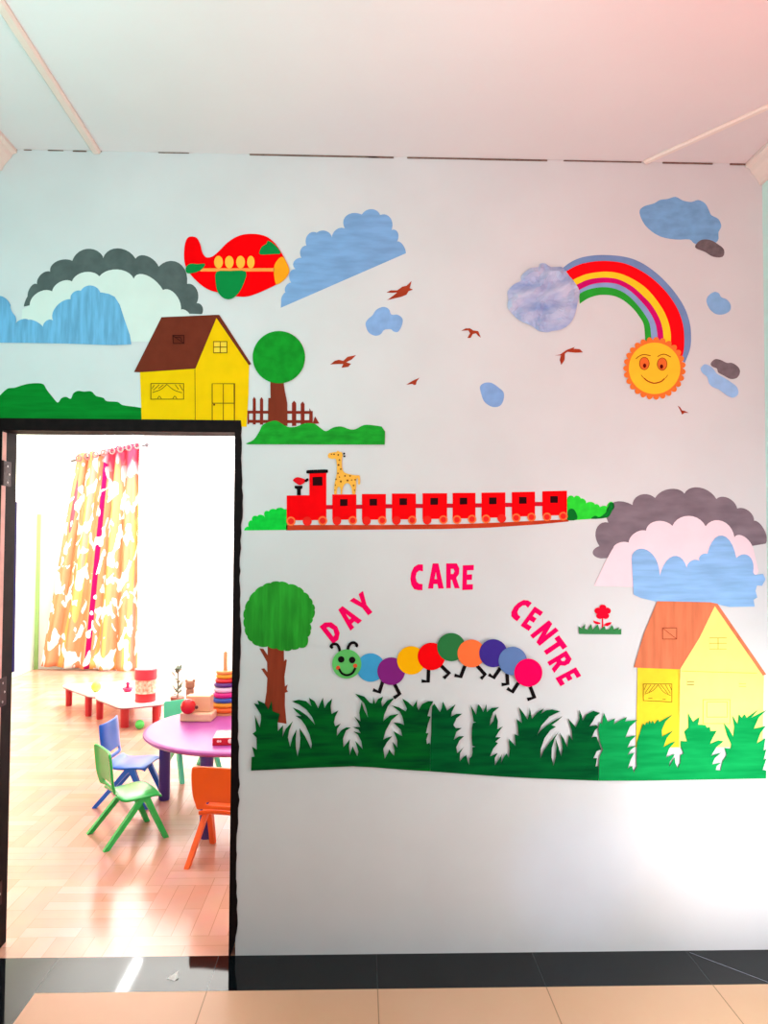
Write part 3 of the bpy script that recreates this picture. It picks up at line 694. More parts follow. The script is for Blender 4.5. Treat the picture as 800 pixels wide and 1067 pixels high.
for an in ([(234, 596), (224, 556), (206, 532), (176, 530), (158, 548), (174, 562)], [(298, 576), (306, 546), (326, 522), (352, 518), (374, 536), (366, 552)]):
    lines('antenna', [smooth_loop(q8(an), 5, False)], 2.9, 3, BLK, hd)

# --- left tree
B7 = lambda p: zm(245, 595, 6.28, p)
t = paper_thing('tree_cutout', 'large green paper tree with thorny brown trunk beside the doorway', 'paper tree', (287, 755))
sheet('trunk', B7([(212, 480), (318, 490), (320, 590), (328, 578), (338, 582), (330, 640), (322, 690), (326, 755), (343, 742), (336, 775), (346, 790), (326, 797), (325, 880), (336, 1000), (250, 985), (190, 890), (205, 790), (210, 700), (170, 640), (190, 636), (210, 662), (208, 596), (158, 506), (185, 510), (212, 550)]), 0, P('trunk_red_brown', (142, 56, 36), 0.12, VST, 8), t)
crown = [(290, 72), (350, 88), (410, 105), (450, 140), (485, 175), (505, 215), (518, 255), (505, 312), (488, 345), (492, 388), (475, 430), (465, 490), (420, 500), (370, 512), (320, 518), (270, 505), (215, 492), (150, 488), (110, 460), (80, 425), (65, 370), (60, 310), (65, 250), (90, 190), (130, 135), (180, 100), (230, 80)]
cc = []
for i, p in enumerate(crown):
    q = crown[(i+1) % len(crown)]; mx, my = (p[0]+q[0])/2, (p[1]+q[1])/2
    dx, dy = mx-290, my-295; n = sqrt(dx*dx+dy*dy); cc += [p, (mx+dx/n*9, my+dy/n*9)]
sheet('crown', arcs(B7(cc+[crown[0]]), 5), 1, P('crown_green_painted', (44, 146, 44), 0.3, VST, 7), t)

# --- flower
B6 = lambda p: zm(595, 620, 11.43, p)
fl = paper_thing('flower_cutout', 'small red paper flower growing from a strip of green grass', 'paper flower', (626, 661))
FR = P('flower_red', (240, 12, 44)); 
g = []
for k in range(5):
    a0 = -pi/2 + 2*pi*k/5
    g += arcs([(376+44*cos(a0-pi/5), 205+44*sin(a0-pi/5)), (376+98*cos(a0), 203+92*sin(a0)), (376+44*cos(a0+pi/5), 205+44*sin(a0+pi/5))], 10)[:-1]
def fat(pts): return pts
petals = []
for k in range(90):
    th = 2*pi*k/90 - pi/2
    r = 62 + 32*abs(cos(2.5*(th+pi/2)))**0.6
    petals.append((376+r*cos(th)*1.06, 205+r*sin(th)*0.96))
sheet('blossom', B6(petals), 2, FR, fl)
sheet('stem', B6([(367, 260), (381, 260), (382, 400), (366, 400)]), 1, FR, fl)
for lp in ([(262, 303), (312, 318), (348, 330), (345, 345), (310, 348), (275, 335)], [(484, 323), (420, 333), (384, 362), (430, 372), (465, 355)]):
    sheet('leaf', B6(lp), 1, FR, fl)
sheet('grass', B6([(95, 465), (88, 372), (125, 400), (168, 343), (163, 398), (195, 415), (240, 343), (255, 412), (318, 350), (340, 418), (372, 390), (400, 368), (410, 412), (450, 408), (492, 358), (512, 412), (572, 384), (560, 415), (598, 402), (597, 470)]), 3, P('flower_grass_green', (58, 128, 74), 0.1), fl)

# --- right clouds
B4 = lambda p: zm(600, 500, 4.0, p)
g = arcs(B4([(105, 328), (70, 305), (98, 276), (85, 205), (135, 178), (145, 100), (236, 105), (270, 62), (330, 76), (390, 38), (452, 58), (515, 32), (585, 80), (635, 76), (672, 120), (718, 128), (742, 170), (780, 200), (795, 256)])) + B4([(790, 266), (730, 276), (640, 240), (540, 215), (400, 205), (280, 235), (180, 285), (130, 326)])
sheet('cloud_cutout', g, 0, P('mauve_grey_wash', (126, 108, 118), 0.18, (1, 1, 3), 8), label='large mauve grey scalloped paper cloud above the right house', cat='paper cloud')
g = B4([(75, 442), (118, 350), (150, 292)]) + arcs(B4([(155, 285), (180, 262), (220, 262), (245, 222), (292, 212), (335, 172), (402, 192), (470, 150), (540, 194), (610, 172), (660, 240), (700, 236), (738, 285)])) + B4([(760, 380), (740, 440), (232, 446)])
sheet('cloud_cutout', g, 1, P('pale_pink_card', (238, 204, 214), 0.03, (1, 1, 1), 8), label='pale pink white scalloped paper cloud between grey and blue clouds on the right', cat='paper cloud')
g = B4([(270, 492), (240, 478), (232, 330)]) + arcs(B4([(234, 312), (295, 292), (345, 365), (348, 385), (350, 400), (405, 318), (462, 368), (480, 338), (515, 338), (520, 315), (548, 308), (610, 232), (668, 326), (722, 318), (738, 385)])) + B4([(745, 396), (780, 392), (790, 415), (775, 442), (755, 440), (748, 462), (756, 490), (740, 500), (745, 528), (640, 530), (560, 513), (330, 507)])
sheet('cloud_cutout', g, 2, P('blue_wash_level', (138, 176, 222), 0.14, HST, 8), label='light blue paper cloud resting on the orange roof of the right house', cat='paper cloud')

# --- right house
B5 = lambda p: zm(650, 610, 5.333, p)
h = paper_thing('house_cutout', 'pale yellow paper house with orange roof at the right end of the grass', 'paper house', (730, 780))
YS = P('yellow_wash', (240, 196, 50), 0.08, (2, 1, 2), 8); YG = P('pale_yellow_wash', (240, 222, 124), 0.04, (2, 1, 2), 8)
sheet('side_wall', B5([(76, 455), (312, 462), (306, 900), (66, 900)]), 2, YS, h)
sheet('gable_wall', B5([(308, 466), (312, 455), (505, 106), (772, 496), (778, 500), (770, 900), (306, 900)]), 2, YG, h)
sheet('roof', B5([(55, 456), (110, 270), (185, 88), (480, 94), (520, 102), (790, 494), (772, 502), (505, 114), (420, 290), (312, 466), (105, 459)]), 3, P('orange_roof_wash', (214, 116, 82), 0.14, VST, 7), h)
LN = P('pencil_line', (196, 176, 60)); LN2 = P('ink_line_olive', (130, 92, 30))
lines('corner_line', [B5([(302, 470), (302, 720)]), B5([(320, 476), (740, 488)])], 0.5, 3, LN, h)
w = sheet('roof_window', B5([(215, 237), (293, 237), (293, 298), (215, 298)]), 4, P('orange_roof_pale', (222, 120, 84)), h)
lines('window_drawing', [B5([(215, 237), (293, 237), (293, 298), (215, 298), (215, 237)]), B5([(217, 239), (292, 297)])], 0.5, 5, P('brown_pencil', (150, 62, 40)), w)
w = sheet('window', B5([(108, 548), (266, 548), (266, 645), (108, 640)]), 3, YS, h)
lines('window_drawing', [B5([(108, 548), (266, 548), (266, 648), (108, 640), (108, 548)]), smooth_loop(B5([(190, 552), (160, 585), (115, 605)]), 4, False), smooth_loop(B5([(190, 552), (220, 592), (260, 612)]), 4, False),
    B5([(125, 552), (112, 580)]), B5([(150, 552), (116, 600)]), B5([(172, 552), (140, 592)]), B5([(205, 552), (245, 602)]), B5([(230, 552), (258, 600)]), B5([(252, 552), (264, 580)]), B5([(135, 628), (158, 626)]), B5([(215, 632), (232, 632)])], 0.55, 4, LN2, w)
w = sheet('window', B5([(475, 292), (570, 292), (570, 354), (475, 354)]), 3, YG, h)
lines('window_drawing', [B5([(475, 292), (570, 292)]), B5([(475, 354), (570, 354)]), B5([(475, 322), (570, 322)]), B5([(523, 292), (523, 354)])], 0.5, 4, LN, w)
w = sheet('window', B5([(350, 515), (390, 515), (390, 552), (350, 552)]), 3, YG, h)
lines('window_drawing', [B5([(350, 551), (390, 551)]), B5([(350, 535), (390, 535)])], 0.6, 4, LN2, w)
w = sheet('window', B5([(640, 530), (678, 530), (678, 562), (640, 562)]), 3, YG, h)
lines('window_drawing', [B5([(640, 546), (678, 546)]), B5([(640, 562), (678, 562)])], 0.5, 4, LN, w)
w = sheet('door', B5([(440, 635), (590, 635), (590, 768), (440, 768)]), 3, YG, h)
lines('door_drawing', [B5([(440, 768), (440, 635), (590, 635), (590, 768), (440, 768)]), B5([(460, 648), (575, 648), (575, 732), (460, 732), (460, 648)])], 0.5, 4, LN, w)

# --- grass border, three painted sheets
GA = lambda p: zm(255, 715, 6.154, p); GB = lambda p: zm(355, 715, 6.154, p); GC = lambda p: zm(455, 720, 6.154, p); GD = lambda p: zm(555, 725, 6.154, p); GE = lambda p: zm(670, 725, 6.154, p)
s1 = GA([(40, 542), (44, 455), (63, 452), (47, 388), (77, 408), (75, 330), (50, 305), (72, 288), (64, 187), (96, 265), (104, 215), (103, 182), (58, 110), (90, 118), (82, 91), (128, 112), (150, 150), (172, 93), (178, 160), (224, 178), (210, 235), (212, 288),
    (246, 250), (241, 326), (262, 275), (308, 224), (284, 285), (276, 330), (290, 390), (305, 330), (332, 275), (326, 340), (328, 400), (338, 450), (352, 390), (356, 330), (350, 268), (388, 325), (408, 365), (425, 403), (430, 370), (415, 310), (390, 255), (362, 215), (325, 190), (362, 192), (330, 165), (308, 138), (350, 155), (400, 190), (452, 250),
    (432, 200), (395, 150), (350, 118), (302, 98), (345, 87), (392, 96), (428, 130), (410, 73), (448, 98), (470, 142), (482, 112), (501, 73), (505, 108), (511, 142), (530, 108), (560, 80), (550, 130), (556, 178), (600, 156), (580, 195), (572, 232), (580, 258), (614, 240), (592, 275), (590, 320), (620, 282), (650, 264), (680, 266), (648, 285), (630, 335), (632, 392), (652, 368), (674, 340), (668, 385), (673, 442)]) \
  + GB([(66, 415), (75, 385), (92, 420), (106, 450), (113, 420), (92, 350), (112, 372), (140, 404), (132, 355), (110, 312), (80, 290), (128, 302), (112, 278), (75, 262), (124, 262), (112, 235), (86, 193), (126, 228), (118, 170), (134, 100), (148, 150), (174, 202), (165, 150), (150, 110), (92, 48), (150, 66), (186, 106), (205, 112), (208, 66), (220, 114), (240, 82), (272, 66), (260, 100), (265, 132), (298, 92), (345, 74), (302, 128), (278, 185), (272, 224), (315, 188), (372, 177), (325, 218), (288, 285), (272, 345),
    (292, 332), (330, 320), (296, 360), (273, 400), (282, 466), (300, 432), (311, 405), (326, 430), (342, 446), (345, 410), (330, 355), (348, 375), (363, 395), (362, 345), (338, 288), (370, 308), (394, 320), (385, 280), (338, 232), (380, 238), (406, 250), (396, 200), (380, 165), (326, 123), (375, 137), (416, 162), (424, 145), (394, 80), (432, 102), (462, 132), (476, 110), (489, 88), (489, 130), (499, 154), (522, 115), (560, 96), (594, 97), (572, 135), (556, 192), (576, 195), (560, 240), (546, 302), (562, 300), (549, 342), (553, 372), (568, 362), (574, 375), (572, 546), (400, 536), (200, 520), (90, 515)]) + GA([(700, 514), (420, 524)])
s2 = GB([(573, 546), (575, 375), (580, 290), (582, 180), (586, 128), (600, 112), (636, 167), (648, 140), (654, 97), (672, 133), (681, 157), (736, 116), (712, 165), (706, 196), (740, 178), (778, 177), (742, 205), (722, 250), (738, 270), (776, 268), (742, 292), (723, 346), (757, 322), (790, 321), (760, 348), (741, 390), (746, 431), (787, 392), (765, 428), (762, 484)]) \
  + GC([(165, 430), (190, 410), (196, 445), (208, 475), (210, 432), (224, 420), (230, 392), (228, 362), (250, 358), (228, 350), (224, 300), (226, 235), (232, 206), (254, 200), (236, 196), (232, 165), (217, 90), (252, 152), (264, 84), (282, 102), (298, 136), (318, 84), (321, 136), (350, 110), (400, 104), (362, 135), (346, 180), (338, 224), (362, 195), (376, 144), (392, 192), (388, 246), (424, 227), (396, 262), (376, 297), (410, 297), (375, 325), (392, 334), (362, 370), (341, 421), (390, 398), (372, 430), (373, 477), (395, 445), (417, 405), (411, 467), (430, 425), (447, 400), (462, 428), (468, 370), (461, 306), (490, 338), (506, 354), (500, 278), (524, 288), (520, 230), (512, 180), (546, 206), (540, 160), (526, 103), (560, 148), (581, 182), (592, 150), (595, 105), (605, 150), (611, 180), (642, 140), (688, 110), (666, 148), (702, 124), (740, 119), (792, 130), (722, 164), (672, 220), (640, 287)]) \
  + GD([(50, 225), (85, 195), (130, 165), (190, 131), (160, 160), (120, 188), (148, 198), (112, 222), (76, 270), (52, 340), (48, 404), (72, 350), (112, 295), (166, 230), (140, 275), (122, 335), (120, 395), (134, 450), (148, 390), (152, 330), (145, 272), (165, 330), (182, 390), (192, 340), (186, 285), (172, 236), (200, 278), (222, 330), (232, 248), (255, 287), (250, 222), (226, 145), (276, 202), (300, 150), (297, 90), (315, 128), (321, 160), (345, 120), (390, 97), (432, 110), (402, 132), (384, 165), (362, 196), (408, 188), (420, 200), (398, 222), (378, 268), (408, 262), (424, 300), (440, 345), (410, 356), (388, 402), (412, 400), (402, 455), (419, 450), (421, 545)]) + GC([(620, 560), (400, 548)])
s3 = GD([(422, 545), (424, 450), (428, 392), (450, 345), (432, 300), (420, 212), (430, 168), (443, 182), (456, 110), (482, 168), (527, 146), (520, 182), (560, 158), (604, 137), (592, 165), (672, 154), (622, 198), (594, 267), (662, 254), (626, 290), (607, 332), (664, 320), (630, 345), (607, 380), (652, 364), (630, 405), (608, 467), (636, 450), (648, 492), (668, 450)]) \
  + GE([(-42, 430), (-40, 300), (-12, 215), (0, 178), (12, 190), (25, 168), (32, 184), (42, 158), (52, 180), (62, 160), (74, 182), (95, 152), (104, 168), (188, 121), (142, 168), (120, 220), (122, 262), (192, 224), (152, 270), (131, 330), (180, 302), (207, 292), (166, 340), (146, 396), (205, 372), (170, 428), (164, 458), (204, 392), (206, 430), (222, 465), (238, 430), (240, 382), (260, 370), (240, 322), (242, 290), (282, 294), (264, 230), (292, 205), (288, 110), (320, 168), (362, 136), (352, 186), (400, 188), (410, 206), (428, 200), (432, 226), (472, 225), (446, 270), (428, 310), (482, 286), (516, 292), (470, 330), (434, 387), (502, 364), (460, 400), (441, 442), (502, 428), (472, 450), (466, 476), (496, 480), (510, 420), (536, 380), (522, 335), (560, 342), (565, 310), (540, 258), (518, 176), (552, 215), (577, 264), (585, 200), (573, 128), (592, 160), (606, 182), (614, 118), (632, 142), (652, 118), (664, 142), (738, 90), (692, 142), (790, 92), (742, 140), (709, 212), (786, 194), (752, 240), (728, 307), (784, 272), (772, 350), (790, 345), (772, 410), (790, 405), (766, 475), (790, 480), (788, 531), (400, 538), (0, 545)])
GRS = [P('grass_dark_green', (6, 96, 34), 0.3, (0.6, 1, 5), 8, rgb2=(3, 62, 30)), P('grass_deep_green', (4, 92, 42), 0.3, (0.6, 1, 5), 8, rgb2=(2, 66, 34)), P('grass_bright_green', (18, 150, 78), 0.2, (0.6, 1, 5), 8, rgb2=(8, 128, 64))]
for s_, m_, l_, ly in zip((s1, s2, s3), GRS, ('dark green paper grass sheet under the caterpillar head, left of three', 'deep green paper grass sheet below the letters CENTRE, middle of three', 'lighter green paper grass sheet in front of the right house, last of three'), (5.5, 5.5, 5.5)):
    sheet('grass_cutout', s_, ly, m_, label=l_, cat='paper grass', group='grass border sheets along the wall')

# =================================================================== PLAYROOM
PL = lambda n, c, r=0.3, v=0.03, **k: mat(n, c, r, 0.5, v, (1, 1, 1), 6.0, None, **k)
# ---- moulded plastic child chair; local +X = facing direction, origin on the floor under the middle of the feet
def chair_meshes(m):
    r = thing('child_chair', 'x', 'chair')
    def shell(prof, cols, skip=(), flange=0.0, wtop=None):
        bm = bmesh.new(); G = []
        for i, (u, z) in enumerate(prof):
            row = []
            for j, c in enumerate(cols):
                wd = wtop[i] if wtop else 0.14
                e = abs(c)**4
                row.append(bm.verts.new((u - flange*e + (0.012*c*c if flange else 0), c*wd, z - (0.012*e if not flange else 0))))
            G.append(row)
        for i in range(len(G)-1):
            for j in range(len(cols)-1):
                if (i, j) in skip: continue
                bm.faces.new((G[i][j], G[i][j+1], G[i+1][j+1], G[i+1][j]))
        return bm
    cols = [-1, -0.93, -0.6, -0.2, 0.2, 0.6, 0.93, 1]
    def finish(o, th):
        s_ = o.modifiers.new('thick', 'SOLIDIFY'); s_.thickness = th; s_.offset = 0
        b_ = o.modifiers.new('smooth', 'SUBSURF'); b_.levels = 2; b_.render_levels = 2
        for p in o.data.polygons: p.use_smooth = True
    bm = shell([(0.135, 0.222), (0.13, 0.236), (0.10, 0.241), (0.03, 0.236), (-0.04, 0.232), (-0.075, 0.240), (-0.092, 0.262)], cols, wtop=[.132, .136, .138, .136, .13, .125, .12])
    o = obj('seat', bm, m, r); finish(o, 0.014)
    bm = shell([(-0.0925, 0.264), (-0.10, 0.288), (-0.104, 0.302), (-0.112, 0.335), (-0.118, 0.40), (-0.124, 0.455), (-0.127, 0.474), (-0.128, 0.48)], cols, skip={(1, 2), (1, 3), (1, 4)}, flange=0.028, wtop=[.12, .122, .125, .135, .138, .137, .132, .125])
    o = obj('backrest', bm, m, r); finish(o, 0.014)
    for s_ in (-1, 1):
        for foot, apex in (((0.157, 0), (0.055, 0.222)), ((-0.157, 0), (0.035, 0.222))):
            bm = bmesh.new()
            a_ = Vector((apex[0], s_*0.122, apex[1])); b_ = Vector((foot[0], s_*0.143, 0.0))
            d_ = (b_-a_).normalized()
            def ring(p, w, t_):
                return [bm.verts.new((p.x+sx*w, p.y+sy*t_, p.z)) for sx, sy in ((-1, -1), (1, -1), (1, 1), (-1, 1))]
            rg = [ring(a_, 0.020, 0.012), ring(a_.lerp(b_, 0.25), 0.0165, 0.013), ring(a_.lerp(b_, 0.97), 0.0145, 0.0125), ring(b_, 0.013, 0.0115)]
            for p, q in zip(rg, rg[1:]):
                for k in range(4): bm.faces.new((p[k], p[(k+1) % 4], q[(k+1) % 4], q[k]))
            bm.faces.new(rg[0][::-1]); bm.faces.new(rg[-1])
            obj('leg', bm, m, r)
    return r
def place_chair(x, y, deg, m, label, src=None):
    r = copy_tree(src) if src else chair_meshes(m)
    if src:
        for ch in r.children:
            ch.data = ch.data.copy(); ch.data.materials.clear(); ch.data.materials.append(m)
    r.location = (x, y, 0); r.rotation_euler = (0, 0, radians(deg)); tag(r, label, 'chair', 'plastic children\'s chairs around the purple table')
    return r
c0_ = place_chair(-1.239, 4.20, 35, PL('chair_green_plastic', (40, 190, 84), 0.24), 'green plastic child chair nearest the viewer on the left of the table')
place_chair(-1.392, 4.757, -4, PL('chair_blue_plastic', (0, 96, 206), 0.3), 'blue plastic child chair behind the green chair', c0_)
place_chair(-0.655, 3.905, 78, PL('chair_orange_plastic', (255, 96, 10), 0.35), 'orange plastic child chair with its back to the doorway', c0_)
place_chair(-1.14, 5.28, -50, PL('chair_mint_plastic', (96, 226, 176), 0.28), 'mint green plastic child chair on the far side of the purple table', c0_)
# ---- round table
tb = thing('play_table', 'round purple plastic child table with dark blue violet legs', 'table', (-0.70, 4.65, 0), 0.0)
TZ = 0.47
bm = bmesh.new(); lathe(bm, [(0, TZ-0.03), (0.53, TZ-0.034), (0.555, TZ-0.03), (0.57, TZ-0.018), (0.568, TZ-0.008), (0.558, TZ-0.002), (0.545, TZ), (0, TZ)], 64)
obj('tabletop', bm, PL('table_purple_plastic', (176, 78, 160), 0.36), tb, smooth=True)
for an in (166.8, 256.8, 346.8, 76.8):
    x, y = 0.5*cos(radians(an)), 0.5*sin(radians(an))
    bm = bmesh.new(); lathe(bm, [(0, 0), (0.03, 0), (0.034, 0.01), (0.034, 0.36), (0.038, TZ-0.036), (0, TZ-0.036)], 20)
    for v in bm.verts: v.co += Vector((x, y, 0))
    obj('leg', bm, PL('table_leg_plastic', (70, 48, 132), 0.3), tb, smooth=True)
TT = TZ+0.0005
# ---- stacking rings
rs = thing('ring_stacker', 'wooden peg with coloured stacking rings standing on the purple table', 'toy', (-0.865, 4.985, TT))
WOOD = PL('toy_wood', (222, 158, 104), 0.5, 0.1)
bm = bmesh.new(); lathe(bm, [(0, 0.0), (0.085, 0.0), (0.085, 0.012), (0.013, 0.014), (0.0125, 0.385), (0.008, 0.392), (0, 0.393)], 24)
obj('peg', bm, WOOD, rs, smooth=True)
z = 0.012
for col, R_, th in (((244, 110, 40), .083, .034), ((248, 168, 40), .082, .030), ((44, 84, 180), .083, .028), ((226, 30, 140), .077, .034), ((246, 214, 236), .074, .032), ((96, 44, 132), .072, .026), ((230, 40, 50), .064, .026), ((250, 178, 40), .058, .026), ((246, 150, 80), .058, .022)):
    bm = bmesh.new(); n = 12
    prof = [(R_-th*0.5+th*0.5*cos(a_), z+th/2+th*0.5*sin(a_)) for a_ in [(-pi/2+pi*k/n) for k in range(n+1)]]
    lathe(bm, [(0.016, z)] + prof + [(0.016, z+th), (0.016, z)], 32)
    obj('ring', bm, PL('ring_%d_%d_%d' % col, col, 0.35), rs, smooth=True); z += th+0.0005
# ---- wooden box toy with red knob
wb = thing('wooden_toy', 'pale wooden toy with a red knob on the purple table beside the rings', 'toy', (-1.0, 4.80, TT), radians(-4))
bm = bmesh.new(); box(bm, -0.097, 0.097, -0.045, 0.09, 0.0, 0.048); bevel(bm, 0.006)
obj('base', bm, PL('pale_toy_wood', (246, 196, 160), 0.45, 0.06), wb)
bm = bmesh.new(); box(bm, -0.075, 0.078, 0.005, 0.085, 0.0485, 0.145); bevel(bm, 0.006)
obj('box', bm, PL('pale_toy_wood2', (246, 190, 146), 0.45, 0.06), wb)
bm = bmesh.new(); ball(bm, (-0.045, -0.046, 0.092), 0.046, 24); o = obj('knob', bm, PL('red_knob', (224, 16, 28), 0.25), wb, smooth=True)
bm = bmesh.new(); ball(bm, (0.012, -0.066, 0.092), 0.011, 12); obj('knob_tip', bm, PL('knob_tip_dark', (90, 14, 16), 0.3), o, smooth=True)
# ---- wooden figure behind the box
wf = thing('wooden_figure', 'brown wooden animal figure behind the wooden toy on the table', 'toy', (-1.10, 5.04, TT))
BW = PL('brown_toy_wood', (186, 130, 98), 0.6, 0.1)
bm = bmesh.new(); box(bm, -0.024, 0.024, -0.015, 0.015, 0.0, 0.145); bevel(bm, 0.008); obj('body', bm, BW, wf)
bm = bmesh.new(); box(bm, -0.029, 0.029, -0.018, 0.018, 0.146, 0.196); bevel(bm, 0.012); obj('head', bm, BW, wf)
for s_ in (-1, 1):
    bm = bmesh.new(); ball(bm, (s_*0.024, 0, 0.196), 0.010, 12); obj('ear', bm, BW, wf, smooth=True)
# ---- book / card box at the near edge
bk = thing('picture_book', 'red spined picture book lying at the near edge of the purple table', 'book', (-0.70, 4.30, TT), radians(3))
bm = bmesh.new(); box(bm, -0.10, 0.12, -0.085, 0.085, 0.0, 0.04); bevel(bm, 0.003); obj('cover', bm, PL('book_red', (218, 24, 44), 0.4), bk)
bm = bmesh.new(); box(bm, -0.098, 0.118, -0.083, 0.083, 0.0402, 0.0416); obj('top_picture', bm, mat('book_pink_top', (248, 206, 200), 0.4, 0.4, 0.2, (1, 1, 1), 30, (232, 150, 150)), bk)
bm = bmesh.new()
for cx, rr in ((-0.07, 0.007), (-0.058, 0.006), (-0.005, 0.013), (0.02, 0.008)): ball(bm, (cx, -0.0852, 0.023), rr, 12, (1, 0.1, 1))
obj('spine_print', bm, PL('book_print_white', (252, 220, 214), 0.4), bk)
# ---- low trapezoid tables
def low_table(label, pts, legs, zt):
    cx = sum(p[0] for p in pts)/len(pts); cy = sum(p[1] for p in pts)/len(pts)
    r = thing('low_table', label, 'table', (cx, cy, 0), 0, 'low white tables with red legs')
    # rounded corners
    out = []
    n = len(pts)
    for i in range(n):
        p0, p1, p2 = Vector(pts[i-1]), Vector(pts[i]), Vector(pts[(i+1) % n])
        a_ = p1+(p0-p1).normalized()*0.07; b_ = p1+(p2-p1).normalized()*0.07
        for k in range(6):
            t_ = k/5; out.append(a_*(1-t_)**2+p1*2*t_*(1-t_)+b_*t_*t_)
    def slab(z0, z1, sc):
        bm = bmesh.new()
        lo = [bm.verts.new(((p.x-cx)*sc, (p.y-cy)*sc, z0)) for p in out]; hi = [bm.verts.new(((p.x-cx)*sc, (p.y-cy)*sc, z1)) for p in out]
        bm.faces.new(hi); bm.faces.new(lo[::-1])
        for i in range(len(out)): j = (i+1) % len(out); bm.faces.new((lo[i], lo[j], hi[j], hi[i]))
        return bm
    obj('tabletop', slab(zt-0.014, zt, 1.0), PL('low_table_white', (250, 248, 250), 0.15), r)
    obj('edge_band', slab(zt-0.024, zt-0.0145, 0.992), PL('low_table_edge', (150, 60, 84), 0.4), r)
    for (x, y, rr) in legs:
        bm = bmesh.new(); lathe(bm, [(0, 0), (rr*0.85, 0), (rr*0.9, 0.01), (rr, zt-0.026), (0, zt-0.026)], 16)
        for v in bm.verts: v.co += Vector((x-cx, y-cy, 0))
        obj('leg', bm, PL('low_table_red_leg', (214, 44, 52), 0.35), r, smooth=True)
ZT = 0.2
low_table('low white table with red legs, under the red lidded tub', [(-1.965, 6.41), (-1.62, 6.58), (-1.72, 7.02), (-2.33, 6.83)], [(-1.975, 6.57, .04), (-2.28, 6.86, .032), (-1.74, 6.66, .032), (-1.80, 6.95, .03)], ZT)
low_table('low white table with red legs, farther one under the curtain', [(-2.36, 6.86), (-1.76, 7.06), (-2.2, 7.6), (-2.82, 7.37)], [(-2.42, 6.98, .032), (-2.75, 7.40, .032), (-2.2, 7.5, .03), (-1.84, 7.12, .03)], ZT)
# ---- tub
tu = thing('toy_tub', 'cylindrical toy tub with red lid and red base on the low table', 'tub', (-1.83, 6.66, ZT))
for nm, z0, z1, c in (('base', 0, .07, (232, 44, 52)), ('label', .0705, .185, (246, 226, 204)), ('lid', .1855, .275, (232, 62, 82))):
    bm = bmesh.new()
    rr = 0.088 if nm != 'lid' else 0.094
    lathe(bm, [(0, z0), (rr-.004, z0), (rr, z0+.004), (rr, z1-.004), (rr-.004, z1), (0, z1)], 32)
    m_ = PL('tub_'+nm, c, 0.3) if nm != 'label' else mat('tub_label', c, 0.4, 0.4, 0.2, (1, 1, 1), 40, (214, 150, 120))
    obj(nm, bm, m_, tu, smooth=True)
# ---- balls and small toys
def toy_ball(c, r, col, label):
    bm = bmesh.new(); ball(bm, (0, 0, r), r, 24); o = obj('toy_ball', bm, PL('ball_%d_%d_%d' % col, col, 0.25), None, c, True); tag(o, label, 'ball')
toy_ball((-2.38, 7.05, ZT), 0.045, (232, 236, 84), 'yellow ball on the farther low table below the curtain')
toy_ball((-1.83, 6.50, 0), 0.038, (86, 222, 96), 'green ball on the floor under the near low table')
bt = thing('toy_boat', 'small crimson toy on the low table left of the tub', 'toy', (-2.10, 7.06, ZT))
CR = PL('crimson_plastic', (218, 30, 92), 0.3)
bm = bmesh.new(); lathe(bm, [(0, 0), (0.03, 0), (0.05, 0.03), (0.046, 0.036), (0, 0.036)], 20); obj('hull', bm, CR, bt, smooth=True)
bm = bmesh.new(); lathe(bm, [(0.016, 0.0365), (0.014, 0.06), (0.02, 0.07), (0.012, 0.085), (0, 0.088)], 14); obj('top', bm, CR, bt, smooth=True)
# ---- plant in a brown pot behind the low table
pp = thing('potted_plant', 'small dark leaved plant in a brown pot behind the low table', 'plant', (-1.70, 7.26, 0))
bm = bmesh.new(); lathe(bm, [(0, 0), (0.05, 0), (0.065, 0.11), (0.06, 0.115), (0, 0.10)], 20); obj('pot', bm, PL('brown_pot', (150, 84, 70), 0.5), pp, smooth=True)
bm = bmesh.new(); rnd = random.Random(5)
for k in range(26):
    an = rnd.uniform(0, 2*pi); zz = rnd.uniform(0.12, 0.36); rr = rnd.uniform(0.0, 0.03)
    b0 = Vector((rr*cos(an), rr*sin(an), zz)); tip = b0 + Vector((0.042*cos(an), 0.042*sin(an), rnd.uniform(0.02, 0.06))); sd = Vector((-sin(an), cos(an), 0))*0.02
    md = b0.lerp(tip, .5)
    bm.faces.new([bm.verts.new(b0), bm.verts.new(md+sd), bm.verts.new(tip), bm.verts.new(md-sd)])
tube(bm, [(0, 0, 0.09), (0.004, 0, 0.2), (0, 0.003, 0.36)], 0.006, 6)
obj('foliage', bm, PL('plant_dark_green', (92, 104, 88), 0.6), pp)
